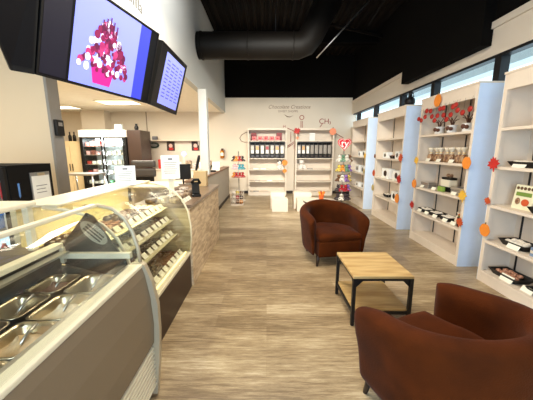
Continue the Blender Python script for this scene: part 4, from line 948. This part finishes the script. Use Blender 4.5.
def draw_big(t, W, H):
    s = MB(); s.use(mat('screen_black', (6, 6, 12), .4, spec=.25)).box((.012, .012, -.011), (W-.012, H-.012, -.006))
    s.use(EM('navy', (8, 8, 28))); rect(s, .02, .02, W*.18, H-.02, -.0055)
    s.use(EM('lavender', (128, 138, 238))); rect(s, W*.20, .02, W*.775, H-.02, -.0055)
    s.use(EM('blue', (50, 60, 190))); rect(s, W*.775, .02, W*.90, H-.02, -.0055)
    cx = W*.47
    s.use(EM('magenta', (190, 30, 130))); s.prism([(cx-.10, .05), (cx+.07, .05), (cx+.10, .17), (cx-.13, .17)], .0006, T(0, 0, -.0045))
    q = random.Random(5)
    for k in range(170):
        v = q.random(); y = .14+.36*v; hw = .24*(1-v)**.7+.02; x = cx+q.uniform(-hw, hw)
        c = q.choice([('wine', (120, 20, 70)), ('plum', (86, 16, 60)), ('rose', (170, 50, 110)), ('ivory', (226, 220, 250)), ('wine', (120, 20, 70))])
        s.use(EM(*c)); disc(s, x, y, q.uniform(.014, .030), -.004+.0006*(k % 5), .9)
    for k in range(5):
        s.use(EM('plum', (86, 16, 60))); x = cx-.07+.035*k; rect(s, x, .42, x+.012, .55-.02*abs(k-2), -.001)
    for (x, y) in ((cx-.09, .22), (cx+.03, .24)):
        s.use(EM('ivory', (226, 220, 250))); s.prism([(x+(.045 if k % 2 == 0 else .02)*math.sin(k*PI/5), y+(.045 if k % 2 == 0 else .02)*math.cos(k*PI/5)) for k in range(10)], .0006, T(0, 0, -.0008))
    s.build('screen', None, t)
def draw_menu(t, W, H):
    s = MB(); s.use(mat('screen_black', (6, 6, 12), .4, spec=.25)).box((.012, .012, -.011), (W-.012, H-.012, -.006))
    s.use(EM('lavender', (128, 138, 238))); rect(s, W*.20, .05, W-.05, H-.05, -.0055)
    s.use(EM('ink', (60, 60, 150)))
    q = random.Random(9)
    for i in range(4):
        for j in range(11):
            x = W*.27+i*W*.165; y = .13+j*H*.06; rect(s, x, y, x+W*.165*q.uniform(.5, .85), y+.012, -.0048)
    s.build('screen', None, t)
def draw_none(t, W, H): MB().box((.012, .012, -.011), (W-.012, H-.012, -.004)).build('screen', mat('screen_black', (6, 6, 12), .4, spec=.25), t)
telly('television', 'large ceiling-hung screen showing a strawberry bouquet', (-1.43, 1.83, 1.96), (-1.2, 2.93, 1.96), (-1.255, 1.79, 2.595), draw_big)
telly('television', 'right-hand hanging screen showing a lavender menu', (-1.205, 3.0, 1.965), (-1.195, 3.81, 1.955), (-1.03, 3.0, 2.575), draw_menu)
t = thing('television', 'switched-off black screen left of the bouquet screen', 'television', (0, 0, 0))
q = [(-1.50, 1.735, 1.96), (-1.435, 1.822, 1.96), (-1.262, 1.78, 2.60), (-1.43, 1.40, 2.60)]
nrm = (Vector(q[1])-Vector(q[0])).cross(Vector(q[3])-Vector(q[0])).normalized()
vs = [Vector(a) for a in q]+[Vector(a)-nrm*.03 for a in q]
MB().add(vs, [(0, 1, 2, 3), (7, 6, 5, 4), (0, 4, 5, 1), (1, 5, 6, 2), (2, 6, 7, 3), (3, 7, 4, 0)]).build('housing', BLACK, t)
cn_ = sum((Vector(a) for a in q), Vector())/4
MB().add([cn_+(Vector(a)-cn_)*.9+nrm*.002 for a in q], [(0, 1, 2, 3)]).build('screen', mat('screen_black', (6, 6, 12), .4, spec=.25), t)
MB().tube([(-1.46, 1.72, 2.4), (-1.43, 1.72, 2.719)], .02, 8).build('hanging_bracket', BLACKM, t)
